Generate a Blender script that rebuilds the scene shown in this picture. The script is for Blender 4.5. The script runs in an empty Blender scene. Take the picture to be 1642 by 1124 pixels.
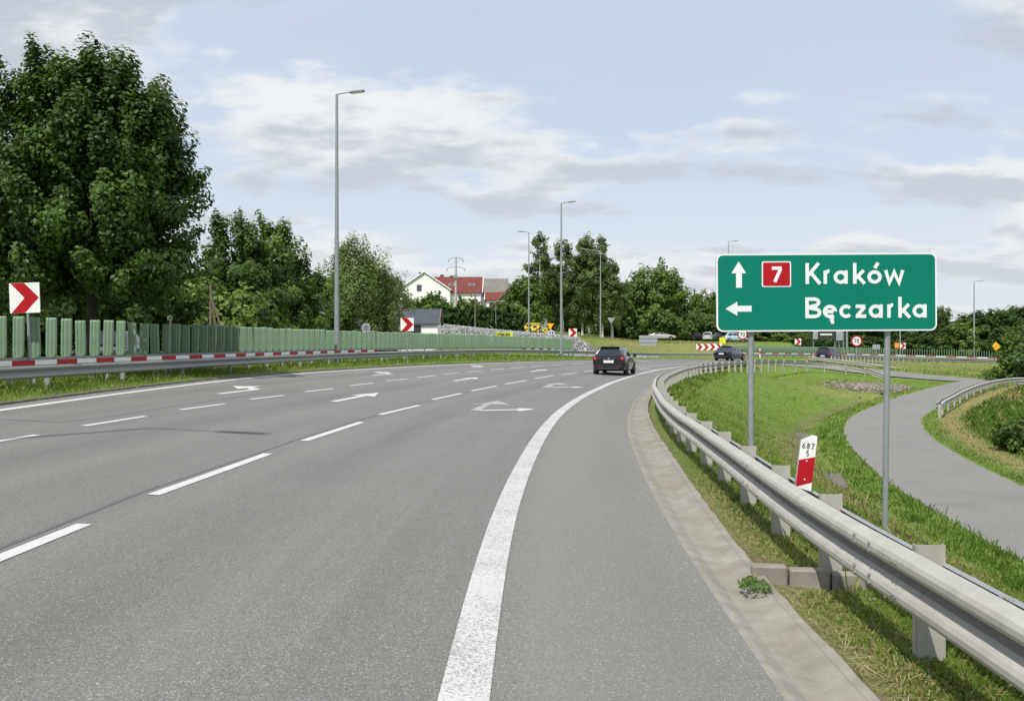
import bpy, math, random
import numpy as np
from mathutils import Vector, Matrix
sc = bpy.context.scene
COL = sc.collection
R_ = math.radians

# ---------------------------------------------------------------- camera
cam = bpy.data.cameras.new('camera')
cam.sensor_width = 36.0
cam.lens = 34.42
cam.shift_y = -0.0055
cam.clip_start = 0.1
cam.clip_end = 6000
camo = bpy.data.objects.new('camera', cam)
camo.location = (0, 0, 1.62)
camo.rotation_euler = (R_(90), 0, 0)
COL.objects.link(camo)
sc.camera = camo

# ---------------------------------------------------------------- light
SUN_AZ = (-0.45, -0.893)            # ground direction towards the sun
SUN_EL = 56.0
sun = bpy.data.lights.new('sun', 'SUN')
sun.energy = 4.4
sun.angle = R_(0.55)
sun.color = (1.0, 0.955, 0.88)
suno = bpy.data.objects.new('sun', sun)
_sd = Vector((SUN_AZ[0] * math.cos(R_(SUN_EL)), SUN_AZ[1] * math.cos(R_(SUN_EL)), math.sin(R_(SUN_EL)))).normalized()
suno.rotation_euler = _sd.to_track_quat('Z', 'Y').to_euler()
suno.location = (-20, -30, 40)
COL.objects.link(suno)

world = bpy.data.worlds.new('World')
sc.world = world
world.use_nodes = True
nt = world.node_tree
nt.nodes.clear()
def N(t, **kw):
    n = nt.nodes.new(t)
    for k, v in kw.items():
        setattr(n, k, v)
    return n
def L(a, b): nt.links.new(a, b)
def mth(op, a=None, b=None, clamp=False):
    n = N('ShaderNodeMath', operation=op); n.use_clamp = clamp
    for i, v in enumerate((a, b)):
        if v is None: continue
        if isinstance(v, (int, float)): n.inputs[i].default_value = v
        else: L(v, n.inputs[i])
    return n.outputs[0]
def mixc(f, a, b):
    n = N('ShaderNodeMix', data_type='RGBA')
    for i, v in ((0, f), (6, a), (7, b)):
        if isinstance(v, (int, float)): n.inputs[i].default_value = v
        elif isinstance(v, tuple): n.inputs[i].default_value = (*v, 1)
        else: L(v, n.inputs[i])
    return n.outputs[2]
def ramp(v, lo, hi):
    n = N('ShaderNodeMapRange', interpolation_type='SMOOTHSTEP')
    L(v, n.inputs[0]); n.inputs[1].default_value = lo; n.inputs[2].default_value = hi
    return n.outputs[0]
out = N('ShaderNodeOutputWorld'); bg = N('ShaderNodeBackground'); L(bg.outputs[0], out.inputs[0])
bg.inputs[1].default_value = 0.1
sky = N('ShaderNodeTexSky', sky_type='NISHITA')
sky.sun_disc = False
sky.sun_elevation = R_(SUN_EL)
sky.sun_rotation = math.atan2(SUN_AZ[0], SUN_AZ[1])
sky.air_density = 1.0; sky.dust_density = 1.5; sky.ozone_density = 1.0
tc = N('ShaderNodeTexCoord')
sp = N('ShaderNodeSeparateXYZ'); L(tc.outputs['Generated'], sp.inputs[0])
zz = mth('ADD', mth('MAXIMUM', sp.outputs[2], 0.0), 0.24)
cb = N('ShaderNodeCombineXYZ')
L(mth('DIVIDE', sp.outputs[0], zz), cb.inputs[0]); L(mth('DIVIDE', sp.outputs[1], zz), cb.inputs[1])
def noise(vec, scale, detail, rough, off=(0, 0, 0), dist=0.0, sc3=(1, 1, 1)):
    m = N('ShaderNodeMapping'); L(vec, m.inputs[0]); m.inputs[1].default_value = off; m.inputs[3].default_value = sc3
    n = N('ShaderNodeTexNoise'); L(m.outputs[0], n.inputs[0])
    n.inputs['Scale'].default_value = scale; n.inputs['Detail'].default_value = detail
    n.inputs['Roughness'].default_value = rough; n.inputs['Distortion'].default_value = dist
    return n.outputs[0]
V = cb.outputs[0]
OFF = (11.3, 0.7, 0)
big = noise(V, 0.55, 2, 0.5, (OFF[0] + 1, OFF[1], 0))
c1 = noise(V, 1.9, 12, 0.56, OFF, 0.0, (0.75, 1.0, 1))
c1b = noise(V, 1.9, 6, 0.54, (OFF[0] + .03, OFF[1] + .12, 0.0), 0.0, (0.75, 1.0, 1))
dens = mth('ADD', mth('MULTIPLY', c1, 0.95), mth('MULTIPLY', big, 0.42))
dens = mth('ADD', dens, mth('MULTIPLY', ramp(sp.outputs[2], 0.36, 0.05), 0.035))
mask = ramp(dens, 0.652, 0.732)
veil = ramp(noise(V, 0.6, 6, 0.55, (5, 2, 0), 0.4, (0.6, 1.3, 1)), 0.38, 0.66)
lit = ramp(mth('SUBTRACT', c1b, c1), -0.085, 0.045)
thick = ramp(dens, 0.76, 0.90)
hz = ramp(sp.outputs[2], 0.0, 0.36)
clear = mixc(0.86, sky.outputs[0], mixc(hz, (7.2, 7.75, 8.5), (5.1, 6.15, 7.9)))
clear = mixc(mth('MULTIPLY', veil, 0.42), clear, (6.7, 7.1, 7.8))
bright = (8.5, 8.6, 8.6)
shade = (5.0, 5.4, 6.05)
cc = mixc(lit, shade, bright)
cc = mixc(mth('MULTIPLY', thick, 0.35), cc, (4.3, 4.7, 5.5))
cc = mixc(mth('MULTIPLY', mth('SUBTRACT', 1.0, hz), 0.40), cc, (6.9, 7.15, 7.6))
L(mixc(mth('MULTIPLY', mask, 0.9), clear, cc), bg.inputs[0])

sc.view_settings.view_transform = 'Standard'
sc.view_settings.look = 'None'
sc.view_settings.exposure = 0.12
sc.view_settings.gamma = 1.0

# ---------------------------------------------------------------- helpers
rng = np.random.default_rng(7)
random.seed(11)

class MB:
    """collects faces; build() links them as one mesh object"""
    def __init__(s): s.v = []; s.f = []; s.m = []; s.sm = []
    def face(s, pts, mat=0, smooth=False):
        i = len(s.v); s.v += [tuple(p) for p in pts]; s.f.append(tuple(range(i, i + len(pts)))); s.m.append(mat); s.sm.append(smooth)
    def grid(s, rows, mat=0, smooth=True, closed=False, close_v=False):
        i = len(s.v); n = len(rows[0])
        for r in rows: s.v += [tuple(p) for p in r]
        for a in range(len(rows) - (0 if close_v else 1)):
            for b in range(n - (0 if closed else 1)):
                c = (b + 1) % n; a2 = (a + 1) % len(rows)
                s.f.append((i + a * n + b, i + a * n + c, i + a2 * n + c, i + a2 * n + b)); s.m.append(mat); s.sm.append(smooth)
    def box(s, c, d, rot=None, mat=0, bev=0.0):
        x, y, z = d[0] / 2, d[1] / 2, d[2] / 2
        if bev > 0:
            b = min(bev, x * .9, y * .9, z * .9)
            pts = []
            for sx in (-1, 1):
                for sy in (-1, 1):
                    for sz in (-1, 1):
                        for k in range(3):
                            q = [x, y, z]
                            for j in range(3):
                                if j != k: q[j] -= b
                            pts.append(Vector((sx * q[0], sy * q[1], sz * q[2])))
            import bmesh
            bm = bmesh.new()
            for p in pts: bm.verts.new(p)
            bmesh.ops.convex_hull(bm, input=bm.verts)
            bm.verts.index_update()
            i = len(s.v)
            R = Matrix(rot) if rot is not None and not isinstance(rot, Matrix) else rot
            for v in bm.verts:
                p = (R @ v.co) if R is not None else v.co
                s.v.append((p.x + c[0], p.y + c[1], p.z + c[2]))
            for f in bm.faces:
                s.f.append(tuple(i + v.index for v in f.verts)); s.m.append(mat); s.sm.append(False)
            bm.free(); return
        P = [Vector((sx * x, sy * y, sz * z)) for sx in (-1, 1) for sy in (-1, 1) for sz in (-1, 1)]
        if rot is not None: P = [rot @ p for p in P]
        i = len(s.v); s.v += [(p.x + c[0], p.y + c[1], p.z + c[2]) for p in P]
        for f in ((0, 1, 3, 2), (4, 6, 7, 5), (0, 4, 5, 1), (2, 3, 7, 6), (0, 2, 6, 4), (1, 5, 7, 3)):
            s.f.append(tuple(i + k for k in f)); s.m.append(mat); s.sm.append(False)
    def tube(s, path, rad, n=8, mat=0, caps=True, smooth=True):
        path = [Vector(p) for p in path]
        if not hasattr(rad, '__len__'): rad = [rad] * len(path)
        rows = []
        up = None
        for k, p in enumerate(path):
            t = (path[min(k + 1, len(path) - 1)] - path[max(k - 1, 0)]).normalized()
            if up is None: up = Vector((0, 0, 1)) if abs(t.z) < .9 else Vector((1, 0, 0))
            a = t.cross(up).normalized(); b = a.cross(t).normalized(); up = b
            rows.append([p + (a * math.cos(2 * math.pi * j / n) + b * math.sin(2 * math.pi * j / n)) * rad[k] for j in range(n)])
        s.grid(rows, mat, smooth, closed=True)
        if caps:
            s.face(rows[0][::-1], mat); s.face(rows[-1], mat)
    def prism(s, poly, o, ux, uy, un, depth, mat=0, side=None):
        """2D polygon poly in the plane (o; ux, uy), pushed back along -un by depth"""
        o, ux, uy, un = Vector(o), Vector(ux), Vector(uy), Vector(un)
        f = [o + ux * a + uy * b for a, b in poly]; bk = [p - un * depth for p in f]
        s.face(f, mat); s.face(bk[::-1], mat)
        n = len(f)
        for i in range(n): s.face([f[i], bk[i], bk[(i + 1) % n], f[(i + 1) % n]], mat if side is None else side)
    def build(s, name, mat, parent=None, off=None, label=None):
        me = bpy.data.meshes.new(name)
        v = np.array(s.v, dtype=float)
        if off is not None and len(v): v = v - np.array(off)
        me.from_pydata(v.tolist(), [], s.f)
        mats = mat if isinstance(mat, (list, tuple)) else [mat]
        for m in mats: me.materials.append(m)
        me.polygons.foreach_set('material_index', s.m)
        me.polygons.foreach_set('use_smooth', s.sm)
        me.update()
        o = bpy.data.objects.new(name, me); COL.objects.link(o)
        if parent is not None: o.parent = parent
        if label: o['label'] = label
        return o

def thing(name, label, cat, loc=(0, 0, 0), rz=0.0, group=None):
    o = bpy.data.objects.new(name, None); COL.objects.link(o)
    o.empty_display_size = 0.2
    o.location = loc; o.rotation_euler = (0, 0, rz); o['label'] = label; o['category'] = cat
    if group: o['group'] = group
    return o
def dup(root, loc, rz=None, label=None, group=None, scale=None):
    r = root.copy(); COL.objects.link(r); r.location = loc
    if rz is not None: r.rotation_euler = (0, 0, rz)
    if label: r['label'] = label
    if group: r['group'] = group
    if scale: r.scale = (scale,) * 3 if not hasattr(scale, '__len__') else scale
    for ch in list(root.children):
        c = ch.copy(); COL.objects.link(c); c.parent = r
        for g in ch.children:
            d = g.copy(); COL.objects.link(d); d.parent = c
    return r
def structure(o): o['kind'] = 'structure'; return o
def stuff(o): o['kind'] = 'stuff'; return o

def np_mesh(name, verts, faces, mat, parent=None, cols=None, smooth=False):
    """fast mesh from arrays; faces all of one size; cols = per-face colour"""
    me = bpy.data.meshes.new(name)
    nv, nf, k = len(verts), len(faces), faces.shape[1]
    me.vertices.add(nv); me.loops.add(nf * k); me.polygons.add(nf)
    me.vertices.foreach_set('co', np.asarray(verts, np.float32).ravel())
    me.loops.foreach_set('vertex_index', np.asarray(faces, np.int32).ravel())
    me.polygons.foreach_set('loop_start', np.arange(0, nf * k, k, dtype=np.int32))
    me.polygons.foreach_set('loop_total', np.full(nf, k, np.int32))
    if smooth: me.polygons.foreach_set('use_smooth', np.ones(nf, bool))
    me.update(calc_edges=True)
    if cols is not None:
        a = me.color_attributes.new('tint', 'FLOAT_COLOR', 'CORNER')
        c = np.concatenate([cols, np.ones((nf, 1))], 1).astype(np.float32)
        a.data.foreach_set('color', np.repeat(c, k, axis=0).ravel())
    me.materials.append(mat)
    o = bpy.data.objects.new(name, me); COL.objects.link(o)
    if parent is not None: o.parent = parent
    return o

# ---------------------------------------------------------------- materials
class MT:
    def __init__(s, name):
        s.m = bpy.data.materials.new(name); s.m.use_nodes = True
        s.t = s.m.node_tree; s.b = s.t.nodes['Principled BSDF']; s.out = s.t.nodes['Material Output']
    def n(s, t, **kw):
        x = s.t.nodes.new(t)
        for k, v in kw.items(): setattr(x, k, v)
        return x
    def l(s, a, b): s.t.links.new(a, b)
    def coord(s, kind='Object', scale=(1, 1, 1)):
        c = s.n('ShaderNodeTexCoord'); m = s.n('ShaderNodeMapping'); s.l(c.outputs[kind], m.inputs[0]); m.inputs[3].default_value = scale
        return m.outputs[0]
    def geo(s, scale=(1, 1, 1)):
        c = s.n('ShaderNodeNewGeometry'); m = s.n('ShaderNodeMapping'); s.l(c.outputs['Position'], m.inputs[0]); m.inputs[3].default_value = scale
        return m.outputs[0]
    def noise(s, vec, scale, detail=4, rough=.55):
        x = s.n('ShaderNodeTexNoise'); s.l(vec, x.inputs[0]); x.inputs['Scale'].default_value = scale
        x.inputs['Detail'].default_value = detail; x.inputs['Roughness'].default_value = rough
        return x.outputs[0]
    def ramp(s, v, lo, hi, a=0.0, b=1.0):
        x = s.n('ShaderNodeMapRange'); s.l(v, x.inputs[0])
        for i, q in enumerate((lo, hi, a, b)): x.inputs[i + 1].default_value = q
        return x.outputs[0]
    def mix(s, f, a, b, mode='MIX'):
        x = s.n('ShaderNodeMix', data_type='RGBA', blend_type=mode)
        for i, v in ((0, f), (6, a), (7, b)):
            if isinstance(v, (int, float)): x.inputs[i].default_value = v
            elif isinstance(v, tuple): x.inputs[i].default_value = (*v, 1)
            else: s.l(v, x.inputs[i])
        return x.outputs[2]
    def math(s, op, a, b):
        x = s.n('ShaderNodeMath', operation=op)
        for i, v in enumerate((a, b)):
            if isinstance(v, (int, float)): x.inputs[i].default_value = v
            else: s.l(v, x.inputs[i])
        return x.outputs[0]
    def attr(s, name): return s.n('ShaderNodeAttribute', attribute_name=name)
    def col(s, c):
        if isinstance(c, tuple): s.b.inputs['Base Color'].default_value = (*c, 1)
        else: s.l(c, s.b.inputs['Base Color'])
    def rough(s, r):
        if isinstance(r, (int, float)): s.b.inputs['Roughness'].default_value = r
        else: s.l(r, s.b.inputs['Roughness'])
    def bump(s, h, strength=.3, dist=.01):
        x = s.n('ShaderNodeBump'); s.l(h, x.inputs['Height']); x.inputs['Strength'].default_value = strength; x.inputs['Distance'].default_value = dist
        s.l(x.outputs[0], s.b.inputs['Normal'])
def simple(name, c, rough=.6, metal=0.0, vary=.12, nscale=3.0, bump=0.0, spec=.5, dirt=None):
    t = MT(name); v = t.coord()
    nz = t.noise(v, nscale, 5, .6)
    lo = tuple(x * (1 - vary) for x in c); hi = tuple(min(1, x * (1 + vary)) for x in c)
    cc = t.mix(t.ramp(nz, .3, .7), lo, hi)
    if dirt:
        cc = t.mix(t.ramp(t.noise(v, nscale * 2.7, 6, .7), .52, .75, 0, dirt[1]), cc, dirt[0])
    t.col(cc); t.rough(rough); t.b.inputs['Metallic'].default_value = metal
    t.b.inputs['Specular IOR Level'].default_value = spec
    if bump: t.bump(nz, bump, .01)
    return t.m

def asphalt(name, c, lanes=False):
    t = MT(name); g = t.geo()
    fine = t.noise(g, 105, 3, .75)            # stones
    vor = t.n('ShaderNodeTexVoronoi'); t.l(g, vor.inputs[0]); vor.inputs['Scale'].default_value = 120
    mid = t.noise(g, 3.2, 5, .6); lo = t.noise(g, .22, 4, .6)
    a = t.mix(t.ramp(fine, .30, .70), tuple(x * .45 for x in c), tuple(x * 1.55 for x in c))
    spk = t.ramp(t.n('ShaderNodeSeparateColor').outputs[0], 0, 1)
    sc_ = t.n('ShaderNodeSeparateColor'); t.l(vor.outputs['Color'], sc_.inputs[0])
    a = t.mix(t.ramp(sc_.outputs[0], .91, .97, 0, .6), a, tuple(min(1, x * 2.3) for x in c))
    a = t.mix(t.ramp(sc_.outputs[1], .88, .96, 0, .7), a, tuple(x * .3 for x in c))
    a = t.mix(t.ramp(mid, .35, .7, 0, .22), a, tuple(x * 1.25 for x in c))
    a = t.mix(t.ramp(lo, .35, .7, 0, .30), a, tuple(x * .74 for x in c))
    if lanes:      # wear along the lanes, oil, repairs and stains (marks of the surface itself)
        ac = t.attr('across').outputs['Fac']; al = t.attr('along').outputs['Fac']
        cv = t.n('ShaderNodeCombineXYZ'); t.l(ac, cv.inputs[0]); t.l(t.math('MULTIPLY', al, .035), cv.inputs[1])
        streak = t.noise(cv.outputs[0], 1.5, 4, .6)
        a = t.mix(t.ramp(streak, .38, .66, 0, .42), a, tuple(x * .70 for x in c))
        ph = t.math('MODULO', t.math('ADD', ac, 21.0), 3.6)
        trk = t.math('ABSOLUTE', t.math('SUBTRACT', t.math('ABSOLUTE', t.math('SUBTRACT', ph, 1.75), 0), .82), 0)
        a = t.mix(t.ramp(trk, .0, .42, .22, 0), a, tuple(x * 1.22 for x in c))
        oil = t.math('ABSOLUTE', t.math('SUBTRACT', ph, 1.75), 0)
        a = t.mix(t.math('MULTIPLY', t.ramp(oil, .0, .45, .34, 0), t.ramp(lo, .3, .6)), a, tuple(x * .55 for x in c))
        a = t.mix(t.ramp(ac, -.35, -.05, .42, 0), a, (.228, .222, .202))
        a = t.mix(t.ramp(t.noise(g, .9, 6, .75), .66, .74, 0, .35), a, tuple(x * .55 for x in c))
    else:
        a = t.mix(t.ramp(t.noise(g, .55, 6, .7), .50, .72, 0, .45), a, tuple(x * .66 for x in c))
    a = t.mix(t.ramp(fine, .36, .64, .34, 0), a, (.055, .055, .052)); a = t.mix(t.ramp(sc_.outputs[2], .93, .97, 0, .5), a, (.42, .42, .40))
    t.col(a); t.rough(.85); t.b.inputs['Specular IOR Level'].default_value = .35
    t.bump(fine, .7, .006)
    return t.m
M_ASPH = asphalt('asphalt', (.180, .179, .166), True)
M_PATH = asphalt('old_asphalt', (.215, .208, .196))
M_TAR = simple('tar_seam', (.10, .10, .102), .7)
def paint(name, c, wear, under):
    t = MT(name); g = t.geo()
    n1 = t.noise(g, 60, 3, .7); n2 = t.noise(g, 1.3, 3, .6)
    m = t.math('ADD', n1, t.math('MULTIPLY', n2, .28))
    a = t.mix(t.ramp(t.noise(g, 9, 4, .6), .3, .7), tuple(x * .88 for x in c), c)
    a = t.mix(t.ramp(m, wear, wear + .06), a, under)
    t.col(a); t.rough(.6); t.bump(n1, .5, .004)
    return t.m
M_PAINT = paint('road_paint', (.56, .56, .54), .80, (.3, .3, .29))
M_PAINTW = paint('worn_road_paint', (.53, .53, .51), .655, (.25, .25, .24))
M_PAINTO = paint('faded_road_paint', (.42, .42, .41), .62, (.22, .22, .215))

def concrete():
    t = MT('gutter_concrete'); g = t.geo()
    c = t.mix(t.ramp(t.noise(g, 6, 6, .65), .3, .7), (.205, .192, .162), (.31, .292, .255))
    c = t.mix(t.ramp(t.noise(g, 1.2, 4, .6), .4, .75, 0, .7), c, (.17, .145, .112))
    c = t.mix(t.ramp(t.noise(g, 120, 2, .6), .55, .8, 0, .6), c, (.17, .14, .10))
    t.col(c); t.rough(.9); t.bump(t.noise(g, 45, 5, .7), .5, .006)
    return t.m
M_CONC = concrete()
M_KERB = simple('kerb_stone', (.12, .11, .095), .9, nscale=5, vary=.35, bump=.4)

def ground_mat():
    t = MT('grass_ground'); g = t.geo()
    f = t.noise(g, 26, 4, .75); m = t.noise(g, 2.3, 5, .65); b = t.noise(g, .33, 4, .6)
    c = t.mix(t.ramp(f, .32, .68), (.065, .118, .018), (.190, .270, .045))
    c = t.mix(t.ramp(m, .42, .68, 0, .65), c, (.180, .262, .044))
    c = t.mix(t.ramp(b, .45, .70, 0, .55), c, (.100, .160, .026))
    straw = t.mix(t.ramp(f, .3, .7), (.16, .125, .055), (.42, .35, .18))
    dry = t.attr('dry'); 
    dm = t.math('MULTIPLY', dry.outputs['Fac'], t.ramp(t.noise(g, 3.1, 5, .7), .30, .56))
    dn = t.ramp(t.noise(g, 1.1, 6, .7), .60, .74, 0, .45)
    c = t.mix(t.math('MAXIMUM', dm, dn), c, straw)
    dirt = t.attr('dirt')
    c = t.mix(t.math('MULTIPLY', dirt.outputs['Fac'], t.ramp(t.noise(g, 9, 5, .7), .3, .55)), c, t.mix(t.ramp(f, .3, .7), (.10, .075, .045), (.26, .21, .14)))
    t.col(c); t.rough(.95); t.b.inputs['Specular IOR Level'].default_value = .15
    t.bump(t.math('ADD', f, t.math('MULTIPLY', m, 1.5)), .8, .06)
    return t.m
M_GROUND = ground_mat()
def leafy(name, trans=.35, rough=.55, spec=.35, gain=1.0):
    t = MT(name); a = t.attr('tint')
    col = a.outputs['Color']
    t.l(col, t.b.inputs['Base Color']); t.rough(rough); t.b.inputs['Specular IOR Level'].default_value = spec
    tr = t.n('ShaderNodeBsdfTranslucent')
    hs = t.n('ShaderNodeHueSaturation'); hs.inputs['Hue'].default_value = .485; hs.inputs['Value'].default_value = 1.45
    t.l(col, hs.inputs['Color']); t.l(hs.outputs[0], tr.inputs[0])
    mx = t.n('ShaderNodeMixShader'); mx.inputs[0].default_value = trans
    t.l(t.b.outputs[0], mx.inputs[1]); t.l(tr.outputs[0], mx.inputs[2]); t.l(mx.outputs[0], t.out.inputs[0])
    return t.m
M_LEAF = leafy('leaves', .30)
M_GRASS = leafy('grass_blades', .35, .6, .25)
M_BARK = simple('bark', (.035, .03, .024), .9, nscale=9, vary=.45, bump=.6)
def birch():
    t = MT('birch_bark'); v = t.geo((3, 3, 1.2))
    c = t.mix(t.ramp(t.noise(v, 4, 5, .7), .55, .62), (.62, .60, .55), (.06, .055, .05))
    t.col(c); t.rough(.8); return t.m
M_BIRCH = birch()
def galv(name, c, dirt=.35, metal=.55, rough=.48):
    t = MT(name); v = t.coord(); g = t.geo()
    c1 = t.mix(t.ramp(t.noise(g, 7, 5, .65), .3, .7), tuple(x * .88 for x in c), tuple(x * 1.08 for x in c))
    c1 = t.mix(t.ramp(t.noise(g, 1.1, 5, .7), .5, .75, 0, dirt), c1, tuple(x * y for x, y in zip(c, (.66, .62, .52))))
    c1 = t.mix(t.ramp(t.noise(g, 60, 3, .7), .62, .8, 0, .3), c1, (.2, .19, .17))
    t.col(c1); t.b.inputs['Metallic'].default_value = metal
    t.rough(t.ramp(t.noise(g, 12, 4, .6), .3, .7, rough - .08, rough + .12))
    return t.m
M_GALV = galv('galvanised_steel', (.41, .40, .36), metal=.15, rough=.55)
M_GALVD = galv('weathered_galvanised_steel', (.30, .31, .32), metal=.2, rough=.5)
M_POLE = galv('galvanised_pole', (.29, .315, .325), dirt=.2, metal=.3, rough=.5)
M_BOLT = simple('bolt_steel', (.32, .31, .29), .4, .6)
M_DARK = simple('dark_steel', (.035, .035, .04), .5)
M_RED = simple('red_sheeting', (.40, .009, .016), .45, vary=.10, spec=.18)
M_WHITE = simple('white_sheeting', (.78, .78, .76), .42, vary=.05, dirt=((.45, .43, .38), .3))
M_SIGNG = simple('green_sheeting', (.0008, .178, .122), .45, vary=.07, nscale=1.2, spec=.18)
M_SIGNW = simple('white_lettering', (.76, .78, .80), .4, vary=.04)
M_BLACK = simple('black_print', (.012, .012, .014), .5)
M_YEL = simple('yellow_sheeting', (.80, .46, .02), .45)
M_LIME = simple('lime_sheeting', (.62, .66, .03), .5)
M_ORANGE = simple('orange_sheeting', (.80, .27, .015), .45)
M_BLUE = simple('blue_sheeting', (.012, .10, .42), .45)
M_GREYBK = simple('bare_aluminium', (.36, .38, .41), .5, .3)
M_BLADE = simple('green_plastic', (.160, .250, .155), .5, vary=.16, nscale=4, dirt=((.20, .26, .19), .45))
M_RUBBLE = simple('grey_rubble', (.40, .40, .40), .9, vary=.4, nscale=9, bump=.5)
M_WOOD = simple('weathered_wood', (.17, .13, .095), .9, vary=.3, nscale=10)
M_PLASTER = simple('white_plaster', (.86, .86, .85), .85, vary=.04)
M_GLASS = simple('window_glass', (.06, .075, .09), .08, vary=.1, spec=.9)
M_TYRE = simple('tyre_rubber', (.018, .018, .018), .8)
M_RIM = simple('alloy_rim', (.42, .43, .45), .3, .7)

# ---------------------------------------------------------------- plan of the place
# right edge line of the carriageway: x, y, height, cross-fall (rises to the left)
RL = np.array([(-.6, -8, 0, .045), (-.3, 0, 0, .045), (-.22, 4.45, 0, .045), (-.2, 5.69, 0, .045), (-.17, 7.33, 0, .045), (-.08, 9.53, 0, .045),
    (.14, 12.91, 0, .045), (.48, 17.3, 0, .045), (.93, 21.74, 0, .045), (1.33, 24.94, 0, .045), (2.25, 31.02, 0, .045), (4.22, 41.7, 0, .045),
    (6.72, 52.99, 0, .045), (9.93, 65.22, 0, .045), (13.8, 76, 0, .035), (18.6, 87, 0, .022), (24.5, 98, 0, .012), (31, 109, -.1, .005),
    (38, 118.5, -.35, .005), (46, 128, -.65, .01), (56, 134.5, -.9, .01), (68, 136, -1.1, .01), (82, 130, -1.2, .01), (100, 116, -1.2, .01)], float)
def smooth_path(P, n=600, it=4):
    P = np.asarray(P, float)
    s = np.r_[0, np.cumsum(np.hypot(*np.diff(P[:, :2], axis=0).T))]
    t = np.linspace(0, s[-1], n)
    Q = np.stack([np.interp(t, s, P[:, i]) for i in range(P.shape[1])], 1)
    k = max(1, n // 90)
    for _ in range(it):
        pad = np.pad(Q, ((k, k), (0, 0)), 'edge')
        pad[:k] = 2 * Q[0] - Q[1:k + 1][::-1]; pad[-k:] = 2 * Q[-1] - Q[-k - 1:-1][::-1]
        c = np.cumsum(np.vstack([np.zeros(Q.shape[1]), pad]), 0)
        Q = (c[2 * k + 1:] - c[:-2 * k - 1]) / (2 * k + 1)
    return Q
def resample(Q, step):
    s = np.r_[0, np.cumsum(np.hypot(*np.diff(Q[:, :2], axis=0).T))]
    n = max(2, int(round(s[-1] / step)) + 1); t = np.linspace(0, s[-1], n)
    return np.stack([np.interp(t, s, Q[:, i]) for i in range(Q.shape[1])], 1)
def tangents(Q):
    T = np.gradient(Q[:, :2], axis=0); return T / np.hypot(T[:, 0], T[:, 1])[:, None]
class Line:
    def __init__(s, P, n=600, it=3):
        s.Q = smooth_path(P, n, it); s.T = tangents(s.Q)
    def near(s, x, y):
        x = np.atleast_1d(np.asarray(x, float)); y = np.atleast_1d(np.asarray(y, float))
        I = np.empty(len(x), int)
        for a in range(0, len(x), 4000):
            dx = x[a:a + 4000, None] - s.Q[None, :, 0]; dy = y[a:a + 4000, None] - s.Q[None, :, 1]
            I[a:a + 4000] = np.argmin(dx * dx + dy * dy, 1)
        vx, vy = x - s.Q[I, 0], y - s.Q[I, 1]
        sd = s.T[I, 0] * vy - s.T[I, 1] * vx
        dist = np.hypot(vx, vy)
        return np.sign(sd) * dist, I
R_LINE = Line(RL, 1400, 2)
def road_z(x, y):
    d, i = R_LINE.near(x, y)
    z = R_LINE.Q[i, 2] + R_LINE.Q[i, 3] * np.clip(d, 0, 12)
    z = z - .012 * np.clip(-d, 0, 3)
    return z
def rz1(x, y): return float(road_z(x, y)[0])

LEFT = [(-8.9, -8), (-9.1, 6), (-9.24, 17.68), (-9.27, 20.19), (-9.3, 23.51), (-9.17, 27.62), (-8.84, 32.97), (-8.2, 37.5), (-7.08, 42.6), (-5.4, 49.57), (-4.16, 53.91),
        (-1.59, 61.03), (1.27, 68.7), (5.86, 80.71), (13.6, 97), (20.8, 106), (29, 116), (38, 127), (47, 136), (57, 142.5), (68, 144), (84, 139), (102, 126)]
GUT_IN = [(.9, -8), (1.15, 0), (1.25, 4.45), (1.31, 6.25), (1.37, 8.02), (1.56, 11.2), (1.95, 16.2), (2.32, 20.03), (3.16, 26.22), (4.35, 33.3), (6.2, 43), (9.2, 54.3), (12.1, 63.5), (15.6, 72.5), (20.5, 84), (26.6, 95.5), (33.2, 106.5), (40, 116), (47.5, 125), (56.5, 131.2), (67.5, 132.6), (80, 127), (97, 114)]
GUT_OUT = [(1.35, -8), (1.6, 0), (1.7, 4.45), (1.75, 6.25), (1.77, 7.55), (2.03, 10.3), (2.37, 14.37), (2.86, 20.03), (3.61, 26.22), (4.75, 33.2), (6.6, 43), (9.6, 54.1), (12.5, 63.2), (16, 72.2), (20.9, 83.8), (27, 95.2), (33.6, 106.2), (40.4, 115.7), (47.8, 124.6), (56.5, 130.8), (67.4, 132.2), (79.8, 126.7), (96.8, 113.7)]
L_LEFT = Line(LEFT); L_GI = Line(GUT_IN, 900, 2); L_GO = Line(GUT_OUT, 900, 2)
KERB = L_LEFT.Q[:, :2] + np.stack([-L_LEFT.T[:, 1], L_LEFT.T[:, 0]], 1) * .52
L_KERB = Line(KERB, 600, 0)
# median barrier line (left): x, y, ground height
MED = [(-11.0, -8, .5), (-11.2, 8, .52), (-11.4, 18, .55), (-11.35, 23.25, .56), (-11.05, 26.93, .57), (-10.79, 30.84, .58), (-10.31, 34.58, .59), (-9.9, 39.94, .61), (-9.2, 44.9, .62), (-8.6, 49.4, .64), (-7.7, 53.67, .65),
       (-6.74, 57.67, .65), (-5.69, 63.0, .66), (-4.44, 68.73, .67), (-2.9, 75, .68), (-1.0, 80, .68), (2.0, 87.5, .62), (7.6, 100, .42), (17.8, 122, 0), (24.8, 131, -.1), (33, 139, -.2), (46, 149, -.4), (59, 154.5, -.62), (76, 151, -1.1), (93, 140, -1.25), (108, 127, -1.25)]
L_MED = Line(MED, 900, 2)
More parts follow.
